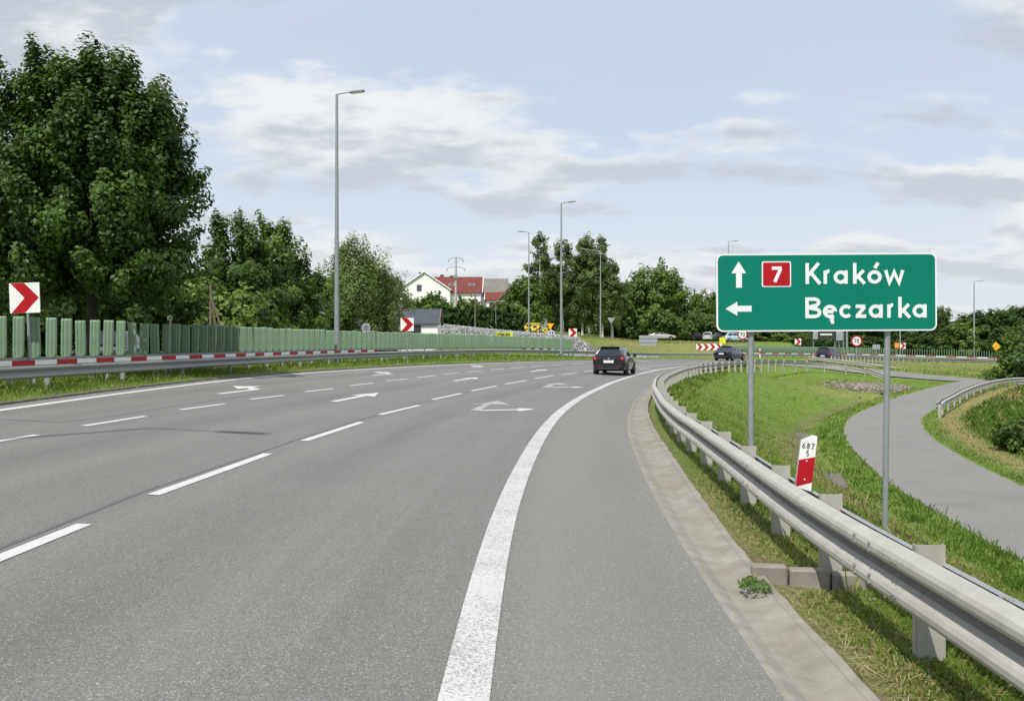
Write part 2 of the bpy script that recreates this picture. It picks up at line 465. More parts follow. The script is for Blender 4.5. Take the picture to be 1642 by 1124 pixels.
# right guard rail (post line): x, y, ground height
RAIL_R = [(2.05, -6, -.1), (2.13, 1, -.1), (2.20, 4.0, -.1), (2.22, 5.3, -.1), (2.24, 6.74, -.1), (2.36, 8.72, -.1), (2.5, 10.64, -.1), (2.6, 12.3, -.1), (2.72, 13.9, -.1), (2.83, 16.1, -.1), (3.18, 20, -.1), (3.93, 26.3, -.1), (4.9, 32.6, -.1),
          (5.85, 37.54, -.1), (6.95, 42.33, -.1), (8.5, 48.65, -.1), (10.55, 55.6, -.1), (12.5, 60.7, -.1), (15.9, 67.6, -.1), (18.3, 71.8, -.11), (20.9, 75.9, -.16), (24.2, 78.9, -.32), (26.2, 78.6, -.52), (27.4, 77.3, -.7), (28.7, 75.0, -1.0)]
L_RR = Line(RAIL_R, 900, 1)
PATH = [(8.6, -10, -2.4), (9.2, 4, -2.3), (9.8, 12, -2.15), (10.4, 17.5, -2.05), (11.15, 23.5, -2.0), (11.7, 26.6, -2.0), (12.5, 30, -2.0), (13.5, 34.1, -2.0), (14.75, 38.4, -2.0), (16.25, 42.9, -2.0), (18.35, 48.2, -1.93), (21.4, 53.6, -1.82), (25.0, 59.0, -1.55), (28.6, 63.7, -1.3), (32.2, 68.6, -1.15), (36, 74, -1.12)]
PATH_HW = 1.68
L_PATH = Line(PATH, 500, 9)
EXITR = [(20.5, 90, .0), (25, 87.5, -.12), (29, 84.6, -.45), (32.2, 80.6, -.85), (35.5, 76.3, -1.12), (40, 74, -1.35), (47, 73, -1.7), (58, 72.5, -2.1), (75, 72, -2.4)]
EX_HW = 3.0
L_EX = Line(EXITR, 400, 2)
OPP = [(-18.6, -8, .5), (-18.8, 20, .6), (-18.2, 31, .66), (-17.4, 41, .7), (-15.7, 51.5, .76), (-13.6, 60, .8), (-11.6, 68, .82), (-9.4, 77, .84), (-7.6, 86, .84), (-7.6, 93, .84), (-10.5, 99, .85), (-17, 103.5, .9), (-28, 106, 1.0), (-50, 108, 1.3)]
OPP_HW = 3.9
L_OPP = Line(OPP, 500, 2)

CTRL = np.array([(-60, 20, .6), (-40, 45, .8), (-60, 80, 1.6), (-30, 70, 1.2), (-25, 95, 1.8), (-45, 120, 3.2), (-22, 108, 2.2), (-14, 117, 3.7), (-8.5, 116, 3.75), (-3.2, 116, 3.2), (2, 117, 2.8), (5.6, 117, 2.45), (9.2, 118, 2.1), (12.8, 119, 1.8),
    (-9, 109, 1.7), (-3, 109.5, 1.5), (4, 110, 1.3), (9, 112, 1.0),
    (-40, 170, 6), (-15, 165, 5.2), (0, 165, 4.8), (12, 160, 3.2), (20, 150, 1.5), (32, 152, 1.2), (45, 166, .9), (60, 175, .6), (80, 180, .6), (110, 175, .5), (140, 150, .3), (-20, 220, 8), (20, 240, 5), (60, 260, 4), (120, 250, 4), (-100, 200, 8), (-120, 80, 3),
    (0, 400, 9), (200, 350, 6), (-200, 350, 10), (200, 100, 0), (-200, 0, 2),
    (30, 40, -1.95), (22, 20, -2.1), (50, 20, -2.2), (45, 55, -2.1), (60, 95, -1.7), (48, 96, -1.6), (45, 110, -1.35), (60, 115, -1.4), (100, 80, -2.3), (60, 50, -2.3), (20, -20, -2.4), (60, -40, -2.4), (80, 105, -1.5), (100, 40, -2.5), (23, 66, -1.35), (17, 60, -2.0),
    (24, 60, -1.75), (-60, -60, .6), (0, -80, 0)], float)
CTRL = np.vstack([CTRL, L_PATH.Q[::25, :3], L_EX.Q[::30, :3], L_OPP.Q[::20, :3], L_MED.Q[::25, :3]])
def idw(x, y):
    out = np.zeros(len(x))
    for a in range(0, len(x), 20000):
        d2 = (x[a:a + 20000, None] - CTRL[None, :, 0]) ** 2 + (y[a:a + 20000, None] - CTRL[None, :, 1]) ** 2 + 1.0
        w = d2 ** -1.7
        out[a:a + 20000] = (w * CTRL[None, :, 2]).sum(1) / w.sum(1)
    return out
def sstep(v, a, b):
    t = np.clip((v - a) / (b - a), 0, 1); return t * t * (3 - 2 * t)
def terrain(x, y, full=False):
    x = np.atleast_1d(np.asarray(x, float)); y = np.atleast_1d(np.asarray(y, float))
    base = idw(x, y)
    rz = road_z(x, y)
    dk, _ = L_KERB.near(x, y); dg, _ = L_GO.near(x, y)
    dm, im = L_MED.near(x, y); zm = L_MED.Q[im, 2]
    dp, ip = L_PATH.near(x, y); zp = L_PATH.Q[ip, 2]; ap = np.abs(dp)
    de, ie = L_EX.near(x, y); ze = L_EX.Q[ie, 2]; ae = np.abs(de)
    do, io = L_OPP.near(x, y); zo = L_OPP.Q[io, 2]; ao = np.abs(do)
    # right side, low field with a ditch by the service road
    low = np.where(ap < 14, base + (zp - base) * (1 - sstep(ap, PATH_HW + 2.5, 14)), base)
    low = low - .34 * sstep(dp, PATH_HW + .7, PATH_HW + 1.7) * (1 - sstep(dp, PATH_HW + 2.4, PATH_HW + 6)) * (y < 62)
    low = np.where(ae < 12, low + (ze - low) * (1 - sstep(ae, EX_HW + .4, 12)), low)
    u = -dg
    slope = rz - .06 - .05 * sstep(u, 0, .8) - np.clip(u - .95, 0, 40) / 2.15
    w_in = np.clip(u - .95, 0, 99); w_out = np.clip(dp - PATH_HW - 1.7, 0, 99)
    fr = w_in / np.maximum(w_in + w_out, .01)
    lin = -.13 * (1 - fr) + (zp - .42) * fr
    keep = sstep(y, 10, 24) * (1 - sstep(y, 66, 72)) * (dp > PATH_HW + 1.2) * (u > .9)
    slope = np.where(keep > 0, np.maximum(slope, slope * (1 - keep) + lin * keep), slope)
    z = np.maximum(slope, low)
    k = .35
    sm = np.where(np.abs(slope - low) < k, (k - np.abs(slope - low)) ** 2 / (4 * k), 0)
    z = z + sm
    # under the ribbons
    t = 1 - sstep(ap, PATH_HW + .1, PATH_HW + .8)
    z = np.where((u > 1.6) & (ap < PATH_HW + .8), z * (1 - t) + (zp + .015) * t, z)
    z = np.where(ap < PATH_HW - .10, zp - .06, z)
    t = 1 - sstep(ae, EX_HW, EX_HW + 1.2)
    z = np.where(ae < EX_HW + 1.2, z * (1 - t) + (ze - .08) * t, z)
    # bank with the rubble, then the house plateau
    zt = np.interp(x, [-90, -60, -14, -8.5, -3.2, 2, 5.6, 9.2, 13, 20, 40], [3.6, 3.8, 4.15, 4.0, 3.45, 3.0, 2.7, 2.35, 2.0, 1.3, .9])
    yb = 106.5 + np.clip(x, -60, 20) * .10
    w = sstep(y, yb, yb + 8.5) * (x < 45)
    base = base * (1 - w) + np.maximum(base * .35 + zt * .65, zt - .05 + .028 * np.clip(y - 118, 0, 60)) * w
    # left side
    span = np.maximum(dk - dm, .5)
    t = np.clip(dk / span, 0, 1)
    zl = (rz + .045) * (1 - t) + zm * t
    wl = sstep(dm, 3, 8)
    left = np.where(dm < 0, zl, zm * (1 - wl) + base * wl)
    t = 1 - sstep(ao, OPP_HW + .3, OPP_HW + 3)
    left = left * (1 - t) + (zo - .02) * t
    left = np.where(ao < OPP_HW + .1, zo - .08, left)
    z = np.where(dk > 0, left, z)
    inroad = (dk <= 0) & (dg >= 0)
    z = np.where(inroad, rz - .13, z)
    if full: return z, dict(dk=dk, dg=dg, dm=dm, dp=dp, ap=ap, ae=ae, ao=ao, u=u, low=low, slope=slope, inroad=inroad)
    return z
def tz(x, y): return float(terrain(x, y)[0])

# ---------------------------------------------------------------- ground sheet
def build_ground():
    rad = np.concatenate([np.geomspace(.6, 4, 24)[:-1], np.geomspace(4, 30, 190)[:-1], np.geomspace(30, 220, 230)[:-1], np.geomspace(220, 4500, 40)])
    th = np.concatenate([np.linspace(-40, 40, 560), np.linspace(40, 320, 90)[1:-1]])
    RR, TH = np.meshgrid(rad, np.radians(th), indexing='ij')
    X = (RR * np.sin(TH)).ravel(); Y = (RR * np.cos(TH)).ravel()
    z, q = terrain(X, Y, True)
    far = sstep(np.hypot(X, Y), 400, 1500)
    z = z * (1 - far) + 6 * far
    nz = np.sin(X * 3.1 + np.sin(Y * 2.3)) * np.sin(Y * 2.7 + np.cos(X * 1.9)) * .02
    z = z + np.where((~q['inroad']) & (q['ap'] > PATH_HW + .5) & (q['ae'] > EX_HW + 1) & (q['ao'] > OPP_HW + .5) & (q['u'] > 1.2), nz, 0)
    n, m = RR.shape
    idx = np.arange(n * m).reshape(n, m)
    a = idx[:-1]; b = idx[1:]
    a2 = np.roll(a, -1, 1); b2 = np.roll(b, -1, 1)
    F = np.stack([a.ravel(), a2.ravel(), b2.ravel(), b.ravel()], 1)
    V_ = np.stack([X, Y, z], 1)
    c = len(V_); V_ = np.vstack([V_, [[0, 0, z[:m].mean()]]])
    o = np_mesh('ground', V_, F, M_GROUND, smooth=True)
    # worn and dry strips beside the paths and verges (colour of the ground itself)
    dry = np.zeros(len(V_)); dirt = np.zeros(len(V_))
    dpp = q['dp']
    dry[:-1] = np.clip(1.0 * np.exp(-((dpp + PATH_HW + 1.15) / .5) ** 2) + .9 * np.exp(-((dpp - PATH_HW - 1.9) / .8) ** 2) * (Y < 40)
                       + .8 * np.exp(-(((X - 33) / 5) ** 2 + ((Y - 58) / 2.6) ** 2)) + .5 * sstep(Y, 80, 92) * (X > 33) * (q['dg'] < 0)
                       + .6 * (X > 6) * (q['dm'] > .5) * sstep(X, 6, 14) * (X < 36) + .55 * (q['u'] > 0) * (q['u'] < 1.0) * (Y < 12) + .6 * np.exp(-(((X - 21) / 3) ** 2 + ((Y - 63) / 3) ** 2)), 0, 1)
    dirt[:-1] = np.clip(.95 * np.exp(-np.clip(q['u'], 0, 9) / .16) * (q['u'] > -.1) + .8 * np.exp(-((dpp - PATH_HW - 1.9) / .35) ** 2) * (Y < 60)
                        + .9 * np.exp(-np.clip(q['dk'], 0, 9) / .22) * (q['dk'] > -.1) + .9 * np.exp(-(((X - 24.6) / 1.5) ** 2 + ((Y - 67.3) / 2.6) ** 2)) + np.exp(-(((X - 1.95) / .22) ** 2 + ((Y - 7.5) / .5) ** 2)), 0, 1)
    for nm, ar in (('dry', dry), ('dirt', dirt)):
        at = o.data.attributes.new(nm, 'FLOAT', 'POINT'); at.data.foreach_set('value', ar.astype(np.float32))
    return structure(o)
build_ground()

# ---------------------------------------------------------------- roads
def loft(A, B, zA, zB, cols, name, mat, parent=None, lift=0.0, surf=None, skirt=.25):
    """ribbon between two polylines with cols subdivisions; surf gives the height"""
    n = len(A); rows = []
    for i in range(n):
        r = []
        for j in range(cols + 1):
            t = j / cols; x = A[i, 0] * (1 - t) + B[i, 0] * t; y = A[i, 1] * (1 - t) + B[i, 1] * t
            r.append([x, y, 0])
        rows.append(r)
    P = np.array(rows)
    if surf is not None: P[:, :, 2] = surf(P[:, :, 0].ravel(), P[:, :, 1].ravel()).reshape(n, cols + 1) + lift
    else:
        t = np.linspace(0, 1, cols + 1)[None, :]
        P[:, :, 2] = zA[:, None] * (1 - t) + zB[:, None] * t + lift
    idx = np.arange(n * (cols + 1)).reshape(n, cols + 1)
    F = np.stack([idx[:-1, :-1].ravel(), idx[:-1, 1:].ravel(), idx[1:, 1:].ravel(), idx[1:, :-1].ravel()], 1)
    return np_mesh(name, P.reshape(-1, 3), F, mat, parent, smooth=True)
def match(Q, S):
    """resample polyline Q to pair with the stations of S by nearest point"""
    L_ = Q; d, i = L_.near(S[:, 0], S[:, 1]); i = np.maximum.accumulate(i); return L_.Q[i]
def equal(Q, n):
    s = np.r_[0, np.cumsum(np.hypot(*np.diff(Q[:, :2], axis=0).T))]; t = np.linspace(0, s[-1], n)
    return np.stack([np.interp(t, s, Q[:, i]) for i in range(Q.shape[1])], 1)
def arc_stations(n0=1.0):
    S = resample(R_LINE.Q, .8)
    return S
S = arc_stations(); TS = tangents(S); NS = np.stack([-TS[:, 1], TS[:, 0]], 1)
def ray_to(line, S, NS, sign):
    """where the normal through each station meets the given line"""
    out = np.empty((len(S), 2))
    for k in range(len(S)):
        p = S[k, :2]; rel = line.Q[:, :2] - p
        along = rel @ TS[k]; lat = rel @ NS[k] * sign
        w = np.abs(along) + np.where((lat < -3) | (lat > 22), 1e3, 0) + np.abs(lat) * 1e-3
        i = np.argmin(w); out[k] = p + NS[k] * sign * lat[i]
    return out
KL = ray_to(L_KERB, S, NS, 1); GI = ray_to(L_GI, S, NS, -1); GO = ray_to(L_GO, S, NS, -1)
def lane_attrs(o):
    n = len(o.data.vertices); co = np.empty(n * 3, np.float32); o.data.vertices.foreach_get('co', co); co = co.reshape(-1, 3)
    d, i = R_LINE.near(co[:, 0], co[:, 1]); s_ = np.r_[0, np.cumsum(np.hypot(*np.diff(R_LINE.Q[:, :2], axis=0).T))][i]
    for nm, ar in (('across', d), ('along', s_)): o.data.attributes.new(nm, 'FLOAT', 'POINT').data.foreach_set('value', ar.astype(np.float32))
road = loft(KL, GI, None, None, 40, 'road', M_ASPH, surf=road_z); structure(road); lane_attrs(road)
# gutter: shallow concrete trough
def gutter():
    n = int((np.abs(GO[:, 1] - 47) ).argmin())
    prof = [(0, -.004, 0), (.12, -.014, 0), (.30, -.05, 0), (.60, -.055, 0), (.80, -.02, 0), (.86, -.012, 0), (.90, -.02, 0), (1.0, -.004, 0), (1.0, -.2, 0)]
    A = equal(GI[:n], 260); B = equal(GO[:n], 260); m = MB(); rows = []
    z0 = road_z(A[:, 0], A[:, 1])
    for i in range(260):
        w = .004 * math.sin(i * 1.7) + random.uniform(-.009, .009)
        rows.append([(A[i, 0] * (1 - t) + B[i, 0] * t + (w if t >= 1 else 0), A[i, 1] * (1 - t) + B[i, 1] * t, z0[i] + dz) for t, dz, _ in prof])
    m.grid(rows, smooth=False)
    return structure(m.build('gutter', M_CONC))
gutter()
def kerb():
    m = MB(); rows = []
    K = np.c_[KL, np.zeros(len(KL))]; z = road_z(KL[:, 0], KL[:, 1])
    for i in range(len(KL)):
        x, y = KL[i]; nx, ny = NS[i]
        rows.append([(x, y, z[i] - .1), (x, y, z[i] + .035), (x + nx * .02, y + ny * .02, z[i] + .05), (x + nx * .12, y + ny * .12, z[i] + .05), (x + nx * .12, y + ny * .12, z[i] - .1)])
    m.grid(rows, smooth=False)
    return structure(m.build('kerb', M_KERB))
kerb()
def ribbon(L_, hw, name, mat, lift=0.0, ragged=0.0, cols=6, sl=None):
    Q = resample(L_.Q, .6); T = tangents(Q); Nn = np.stack([-T[:, 1], T[:, 0]], 1)
    if sl: Q, Nn = Q[sl], Nn[sl]
    k = len(Q); ra = np.cumsum(rng.normal(0, 1, (2, k)), 1); ra = ra - np.array([np.convolve(np.pad(r, 12, 'edge'), np.ones(25) / 25, 'valid') for r in ra])
    A = Q[:, :2] + Nn * (hw + ragged * np.clip(ra[0], -2, 2) * .5)[:, None]; B = Q[:, :2] - Nn * (hw + ragged * np.clip(ra[1], -2, 2) * .5)[:, None]
    return loft(A, B, Q[:, 2], Q[:, 2], cols, name, mat, lift=lift)
structure(ribbon(L_PATH, PATH_HW, 'service_road', M_PATH, 0, .05))
structure(ribbon(L_EX, EX_HW, 'side_road', M_PATH, .004, .05))
structure(ribbon(L_OPP, OPP_HW, 'opposite_carriageway', M_PATH))

# ---- markings: children of the road
def mark(pts_rows, name, mat, lift=.006):
    m = MB(); P = np.array([p for r in pts_rows for p in r]); z = road_z(P[:, 0], P[:, 1]) + lift
    k = 0; rows = []
    for r in pts_rows:
        rows.append([(p[0], p[1], z[k + j]) for j, p in enumerate(r)]); k += len(r)
    m.grid(rows, smooth=False)
    return m.build(name, mat, road)
def strip(P, w, name, mat, lift=.006, step=.5):
    Q = resample(np.asarray(P, float)[:, :2], step); T = tangents(Q); Nn = np.stack([-T[:, 1], T[:, 0]], 1)
    return mark([[Q[i] + Nn[i] * w / 2, Q[i], Q[i] - Nn[i] * w / 2] for i in range(len(Q))], name, mat, lift)
n98 = int(np.abs(R_LINE.Q[:, 1] - 96)[:900].argmin())
strip(R_LINE.Q[:n98], .235, 'edge_line', M_PAINTW)
strip(R_LINE.Q[n98 + 60:], .235, 'edge_line', M_PAINT, step=1)
strip(L_LEFT.Q, .20, 'edge_line', M_PAINT)
A_ = [(-3.58, 4.1), (-3.5, 8.01), (-3.5, 9.55), (-3.28, 13.17), (-3.17, 14.92), (-2.85, 18.55), (-2.76, 20.46), (-2.25, 23.74), (-2.12, 26.02), (-1.52, 29.45), (-1.28, 31.02), (-.55, 34.84), (-.26, 36.47), (.62, 40.5), (.98, 42.5), (1.98, 46.9), (2.42, 48.3), (3.5, 52.1), (4.0, 54), (5.1, 58), (5.7, 60), (6.9, 64), (7.55, 66), (9.0, 70)]
B_ = [(-7.02, 12.3), (-6.85, 14.12), (-6.84, 15.64), (-6.65, 17.76), (-6.6, 19.47), (-6.3, 21.46), (-6.2, 23.2), (-5.85, 25.1), (-5.70, 26.92), (-5.28, 28.97), (-5.13, 30.91), (-4.69, 33.14), (-4.5, 34.88), (-3.97, 37.02), (-3.75, 38.49), (-3.22, 41.19), (-3.0, 42.72), (-2.44, 45.03), (-2.1, 46.55), (-1.49, 48.87), (-1.12, 50.63), (-.42, 53.3), (-.1, 54.52), (.75, 57.3), (1.15, 58.82), (2.05, 61.77), (2.5, 63), (3.5, 66.03), (3.98, 67.26), (5.1, 70.4)]
for seq in (A_, B_):
    for k in range(0, len(seq) - 1, 2): strip([seq[k], seq[k + 1]], .125, 'lane_dash', M_PAINT, step=1)
strip([(8.3, 67.1), (10.5, 72.5), (13.03, 78.5), (16.5, 86), (21, 94)], .14, 'lane_line', M_PAINT)
# arrows: outline in lane axes (along, left)
def arrow(x, y, parts, mat=M_PAINT, scale=1.0, head=None):
    d, i = R_LINE.near(x, y); T = R_LINE.T[i[0]]
    if head is not None: T = np.array([math.sin(head), math.cos(head)])
    Nn = np.array([-T[1], T[0]]); m = MB()
    for q, poly in enumerate(parts):
        P = np.array([[x + T[0] * a * scale + Nn[0] * b, y + T[1] * a * scale + Nn[1] * b] for a, b in poly])
        z = road_z(P[:, 0], P[:, 1]) + .006 + q * .002
        m.face([(P[k, 0], P[k, 1], z[k]) for k in range(len(P))])
    m.v = [v for v in m.v]
    return m.build('turn_arrow', mat, road)
STR = [[(0, -.09), (0, .09), (2.9, .09), (2.9, -.09)], [(2.7, .34), (4.6, 0), (2.7, -.34), (2.9, 0)]]
LFT = [[(0, -.10), (0, .08), (2.2, .08), (2.9, .5), (3.15, .38), (2.6, -.10)], [(2.2, .42), (3.3, 1.05), (3.9, .42), (3.05, .36)]]
SRT = [[(0, -.07), (0, .07), (2.7, .07), (2.7, -.07)], [(2.5, .33), (4.3, 0), (2.5, -.33), (2.7, 0)]]
RGT = [[(.15, .06), (.15, -.10), (1.3, -.62), (1.45, -.48)], [(1.15, -.50), (1.75, -1.05), (2.05, -.30), (1.5, -.50)]]
arrow(-7.37, 24.6, LFT); arrow(-5.52, 38.6, LFT); arrow(-2.2, 52.9, LFT)
arrow(-4.32, 23.7, STR, scale=.93); arrow(-2.2, 37.1, STR, scale=.93); arrow(.99, 50.8, STR, scale=.95); arrow(10.6, 84.5, STR)
SR_HEAD = [(2.05, .42), (2.9, .14), (4.1, .0), (2.55, -.55), (2.5, -.05)]
SR_SHAFT = [(.05, .10), (.12, -.12), (2.5, -.05), (2.75, .12)]
SR_BAR = [(.18, .02), (.45, -.16), (1.32, -.92), (1.62, -.80), (1.70, -1.22), (1.42, -1.22), (.70, -1.0), (.92, -.86), (.10, -.12)]
for ax, ay in ((-.89, 22.7), (1.16, 35.4), (8.0, 62.2)):
    arrow(ax, ay, [SR_SHAFT, SR_HEAD], M_PAINTO); arrow(ax, ay, [[(a, b - .004) for a, b in SR_BAR]], M_PAINT)
# tar seams
strip([(-3.72, 4.3), (-3.68, 7), (-3.66, 9.8), (-3.42, 13.2), (-3.31, 15), (-3.0, 18.6), (-2.5, 23), (-1.8, 28), (-.9, 33.2)], .045, 'tar_seam', M_TAR, .003)
strip([(-8.44, 16.1), (-7.36, 16.05), (-7.15, 17.34), (-6.95, 20.66), (-6.6, 24.6), (-5.9, 27.6)], .03, 'tar_seam', M_TAR, .003)

# ================================================================ guard rails
WPROF = [(.0, .31), (.02, .308), (.07, .285), (.083, .262), (.083, .235), (.07, .212), (.018, .178), (.006, .155), (.018, .132), (.07, .098), (.083, .075), (.083, .048), (.07, .025), (.02, .003), (.0, .0)]  # (towards traffic, height)
def beam_mesh(Q, side, zb, name, mat, root, off=0.0, prof=WPROF, thick=.012, mat2=None, shade_faces=(5, 6, 7)):
    """W-beam swept along Q; side +1 faces left of travel, -1 right"""
    T = tangents(Q); Nn = np.stack([-T[:, 1], T[:, 0]], 1) * side
    m = MB(); rows = []
    for i in range(len(Q)):
        r = []
        for o, h in prof: r.append((Q[i, 0] + Nn[i, 0] * (off + o), Q[i, 1] + Nn[i, 1] * (off + o), Q[i, 2] + zb + h))
        for o, h in prof[::-1]: r.append((Q[i, 0] + Nn[i, 0] * (off + o - thick), Q[i, 1] + Nn[i, 1] * (off + o - thick), Q[i, 2] + zb + h))
        r.append(r[0]); rows.append(r)
    m.grid(rows, smooth=False)
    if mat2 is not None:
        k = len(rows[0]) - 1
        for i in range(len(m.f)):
            if i % k in shade_faces: m.m[i] = 1  # valley faces get the darker steel, shade painted in as colour
    m.face(rows[0][:-1]); m.face(rows[-1][:-1][::-1])
    return m.build(name, [mat, mat2] if mat2 is not None else mat, root, off=root.location)

M_VALLEY_SHADE = galv('valley_shade_steel', (.17, .165, .155), metal=.1, rough=.7)  # darker steel that paints the shade inside the beam valley
# ---- right guard rail beside the gutter
def right_rail():
    Q = L_RR.Q
    t = thing('guard_rail', 'near galvanised guard rail curving between the concrete gutter and the grass bank', 'guard rail', (2.2, 5.3, -.1))
    Qd = resample(Q, .33)
    end = Qd.copy(); k = len(end)
    drop = np.clip((np.arange(k) - (k - 12)) / 12, 0, 1) ** 1.6 * .52
    Qb = Qd.copy(); Qb[:, 2] -= drop
    beam_mesh(Qb, 1, .31, 'beam', M_GALV, t, off=.09, mat2=M_VALLEY_SHADE)
    # rear strip
    beam_mesh(Qd[:-10], -1, .42, 'rear_rail', M_GALVD, t, off=.13, prof=[(0, .10), (.03, .105), (.035, .09), (.03, .015), (.035, 0), (0, .0)], thick=.006)
    # posts
    s = np.r_[0, np.cumsum(np.hypot(*np.diff(Q[:, :2], axis=0).T))]
    pk = int(np.abs(Q[:, 1] - 5.3).argmin()); s0 = s[pk] % 1.72
    pos = np.arange(s0, s[-1] - .4, 1.72)
    T = tangents(Q)
    pr = None; br = None; bo = None; nb = 0
    for q, sv in enumerate(pos):
        i = int(np.searchsorted(s, sv)); i = min(i, len(Q) - 1)
        ang = math.atan2(-T[i, 0], T[i, 1]); loc = (Q[i, 0] - 2.2, Q[i, 1] - 5.3, Q[i, 2] + .1)
        if pr is None:
            m = MB()                      # C section seen flange-on: web across the rail, lips along it
            m.box((.065, 0, .18), (.150, .006, .90)); m.box((.143, .028, .18), (.006, .05, .895)); m.box((-.013, .028, .18), (.006, .05, .895))
            pr = m.build('post', M_GALV, t)
            m = MB(); m.box((-.052, .03, .50), (.07, .05, .09), bev=.004)
            br = m.build('spacer', M_GALV, t)
            m = MB(); m.tube([(-.165, 0, 0), (-.182, 0, 0)], .011, 6)
            bo = m.build('bolt', M_BOLT, t); bo.location = (0, -30, -3)
            P3 = [pr, br]
        else:
            P3 = []
            for src in (pr, br):
                c = src.copy(); COL.objects.link(c); c.parent = t; P3.append(c)
        for o in P3: o.location = loc; o.rotation_euler = (0, 0, ang)
        if 3.5 < Q[i, 1] < 13:
            for dy in (-.12, -.07):
                for zz_ in (.555, .375):
                    c = bo.copy() if nb else bo; nb += 1
                    if c is not bo: COL.objects.link(c); c.parent = t
                    c.location = Vector(loc) + Matrix.Rotation(ang, 3, 'Z') @ Vector((0, dy, zz_)); c.rotation_euler = (0, 0, ang)
    # lap joints: one beam end over the next, with eight bolts
    for yj in (5.95, 9.6, 13.4, 17.6, 22, 26.5):
        i = int(np.abs(Qd[:, 1] - yj).argmin()); seg_ = resample(Qd[i - 1:i + 2], .16)
        beam_mesh(seg_, 1, .311, 'lap_joint', M_GALV, t, off=.0925, mat2=M_VALLEY_SHADE)
        if yj < 15:
            for q in (.12, .50):
                p = Qd[i - 1] * (1 - q) + Qd[i + 1] * q; T1 = Qd[i + 1] - Qd[i - 1]; T1 = T1 / np.hypot(T1[0], T1[1])
                for zz_ in (.54, .585, .40, .355):
                    m = MB(); m.tube([(p[0] - T1[1] * .165, p[1] + T1[0] * .165, p[2] + zz_), (p[0] - T1[1] * .182, p[1] + T1[0] * .182, p[2] + zz_)], .0105, 6); m.build('bolt', M_BOLT, t, off=t.location)
    # rear clamp bits
    for yy in (4.6, 11.4):
        i = int(np.abs(Q[:, 1] - yy).argmin())
        m = MB(); m.box((Q[i, 0] + .15, Q[i, 1], Q[i, 2] + .50), (.05, .09, .05), bev=.008); m.box((Q[i, 0] + .12, Q[i, 1] + .06, Q[i, 2] + .49), (.03, .02, .07))
        m.build('clamp', M_BOLT, t, off=t.location)
    return t
right_rail()

def simple_rail(P, name, label, cat, side, zb=.30, spacing=2.0, mat=M_GALV, both=False, n=400, thinprof=None, drop_end=0, postmat=None):
    Q = smooth_path(P, n, 1); Qd = resample(Q, .6)
    t = thing(name, label, cat, tuple(Q[0]))
    if drop_end:
        k = len(Qd); Qd = Qd.copy(); Qd[:, 2] -= np.clip((np.arange(k) - (k - drop_end)) / drop_end, 0, 1) ** 1.5 * .5
    beam_mesh(Qd, side, zb, 'beam', mat, t, off=.08, **({'prof': thinprof} if thinprof else {}))
    if both: beam_mesh(Qd, -side, zb, 'beam', mat, t, off=.08, **({'prof': thinprof} if thinprof else {}))
    Qp = resample(Q, spacing); T = tangents(Qp); src = None
    if len(Qp) > 98: Qp, T = Qp[:98], T[:98]
    for i in range(len(Qp)):
        if src is None:
            m = MB(); m.box((0, 0, .05), (.12, .06, 1.05), bev=.006); m.box((side * -.0, 0, zb + .16), (.16, .05, .08)); c = src = m.build('post', postmat or mat, t)
        else: c = src.copy(); COL.objects.link(c); c.parent = t
        c.location = Vector(Qp[i]) - t.location; c.rotation_euler = (0, 0, math.atan2(-T[i, 0], T[i, 1]))
    return t

# ---- median barrier with red and white band and green blades
MQ = L_MED.Q
def seg(Q, y0, y1): return Q[(Q[:, 1] >= y0) & (Q[:, 1] <= y1)]
near_med = MQ[:int(np.abs(MQ[:, 0] - 28)[:].argmin())]
mr = simple_rail(near_med, 'median_guard_rail', 'dark guard rail with red and white band along the left edge of the road', 'guard rail', -1, zb=.27, spacing=4.0, mat=M_GALVD)
# band cells
def band(Q, root, y_of, side=-1, period=2.0):
    Qd = resample(Q, .25); T = tangents(Qd); Nn = np.stack([-T[:, 1], T[:, 0]], 1) * side
    s = np.arange(len(Qd)) * .25; m = MB()
    for i in range(len(Qd) - 1):
        if not y_of(Qd[i]): continue
        red = (s[i] % period) < period * .46
        p = []
        for (a, h) in ((i, .59), (i + 1, .59), (i + 1, .70), (i, .70)): p.append((Qd[a, 0] + Nn[a, 0] * .10, Qd[a, 1] + Nn[a, 1] * .10, Qd[a, 2] + h))
        q = [(x - Nn[i, 0] * .02, y - Nn[i, 1] * .02, z) for x, y, z in p]
        k = 0 if red else 1
        m.face(p, k); m.face(q[::-1], k); m.face([p[3], p[2], q[2], q[3]], k); m.face([q[0], q[1], p[1], p[0]], k)
    return m.build('reflective_band', [M_RED, M_WHITE], root, off=root.location)
band(near_med, mr, lambda p: p[1] < 54 or 84.5 < p[1] < 92)
# rear rail of the median, facing the opposite carriageway
Tm = tangents(near_med); Nm = np.stack([-Tm[:, 1], Tm[:, 0]], 1)
rear = near_med.copy(); rear[:, :2] += Nm * 1.25
rear = rear[(rear[:, 1] > 4) & (rear[:, 1] < 99)]
simple_rail(rear, 'guard_rail', 'second guard rail behind the green blades, facing the opposite carriageway', 'guard rail', 1, zb=.27, spacing=4.0, mat=M_GALVD)

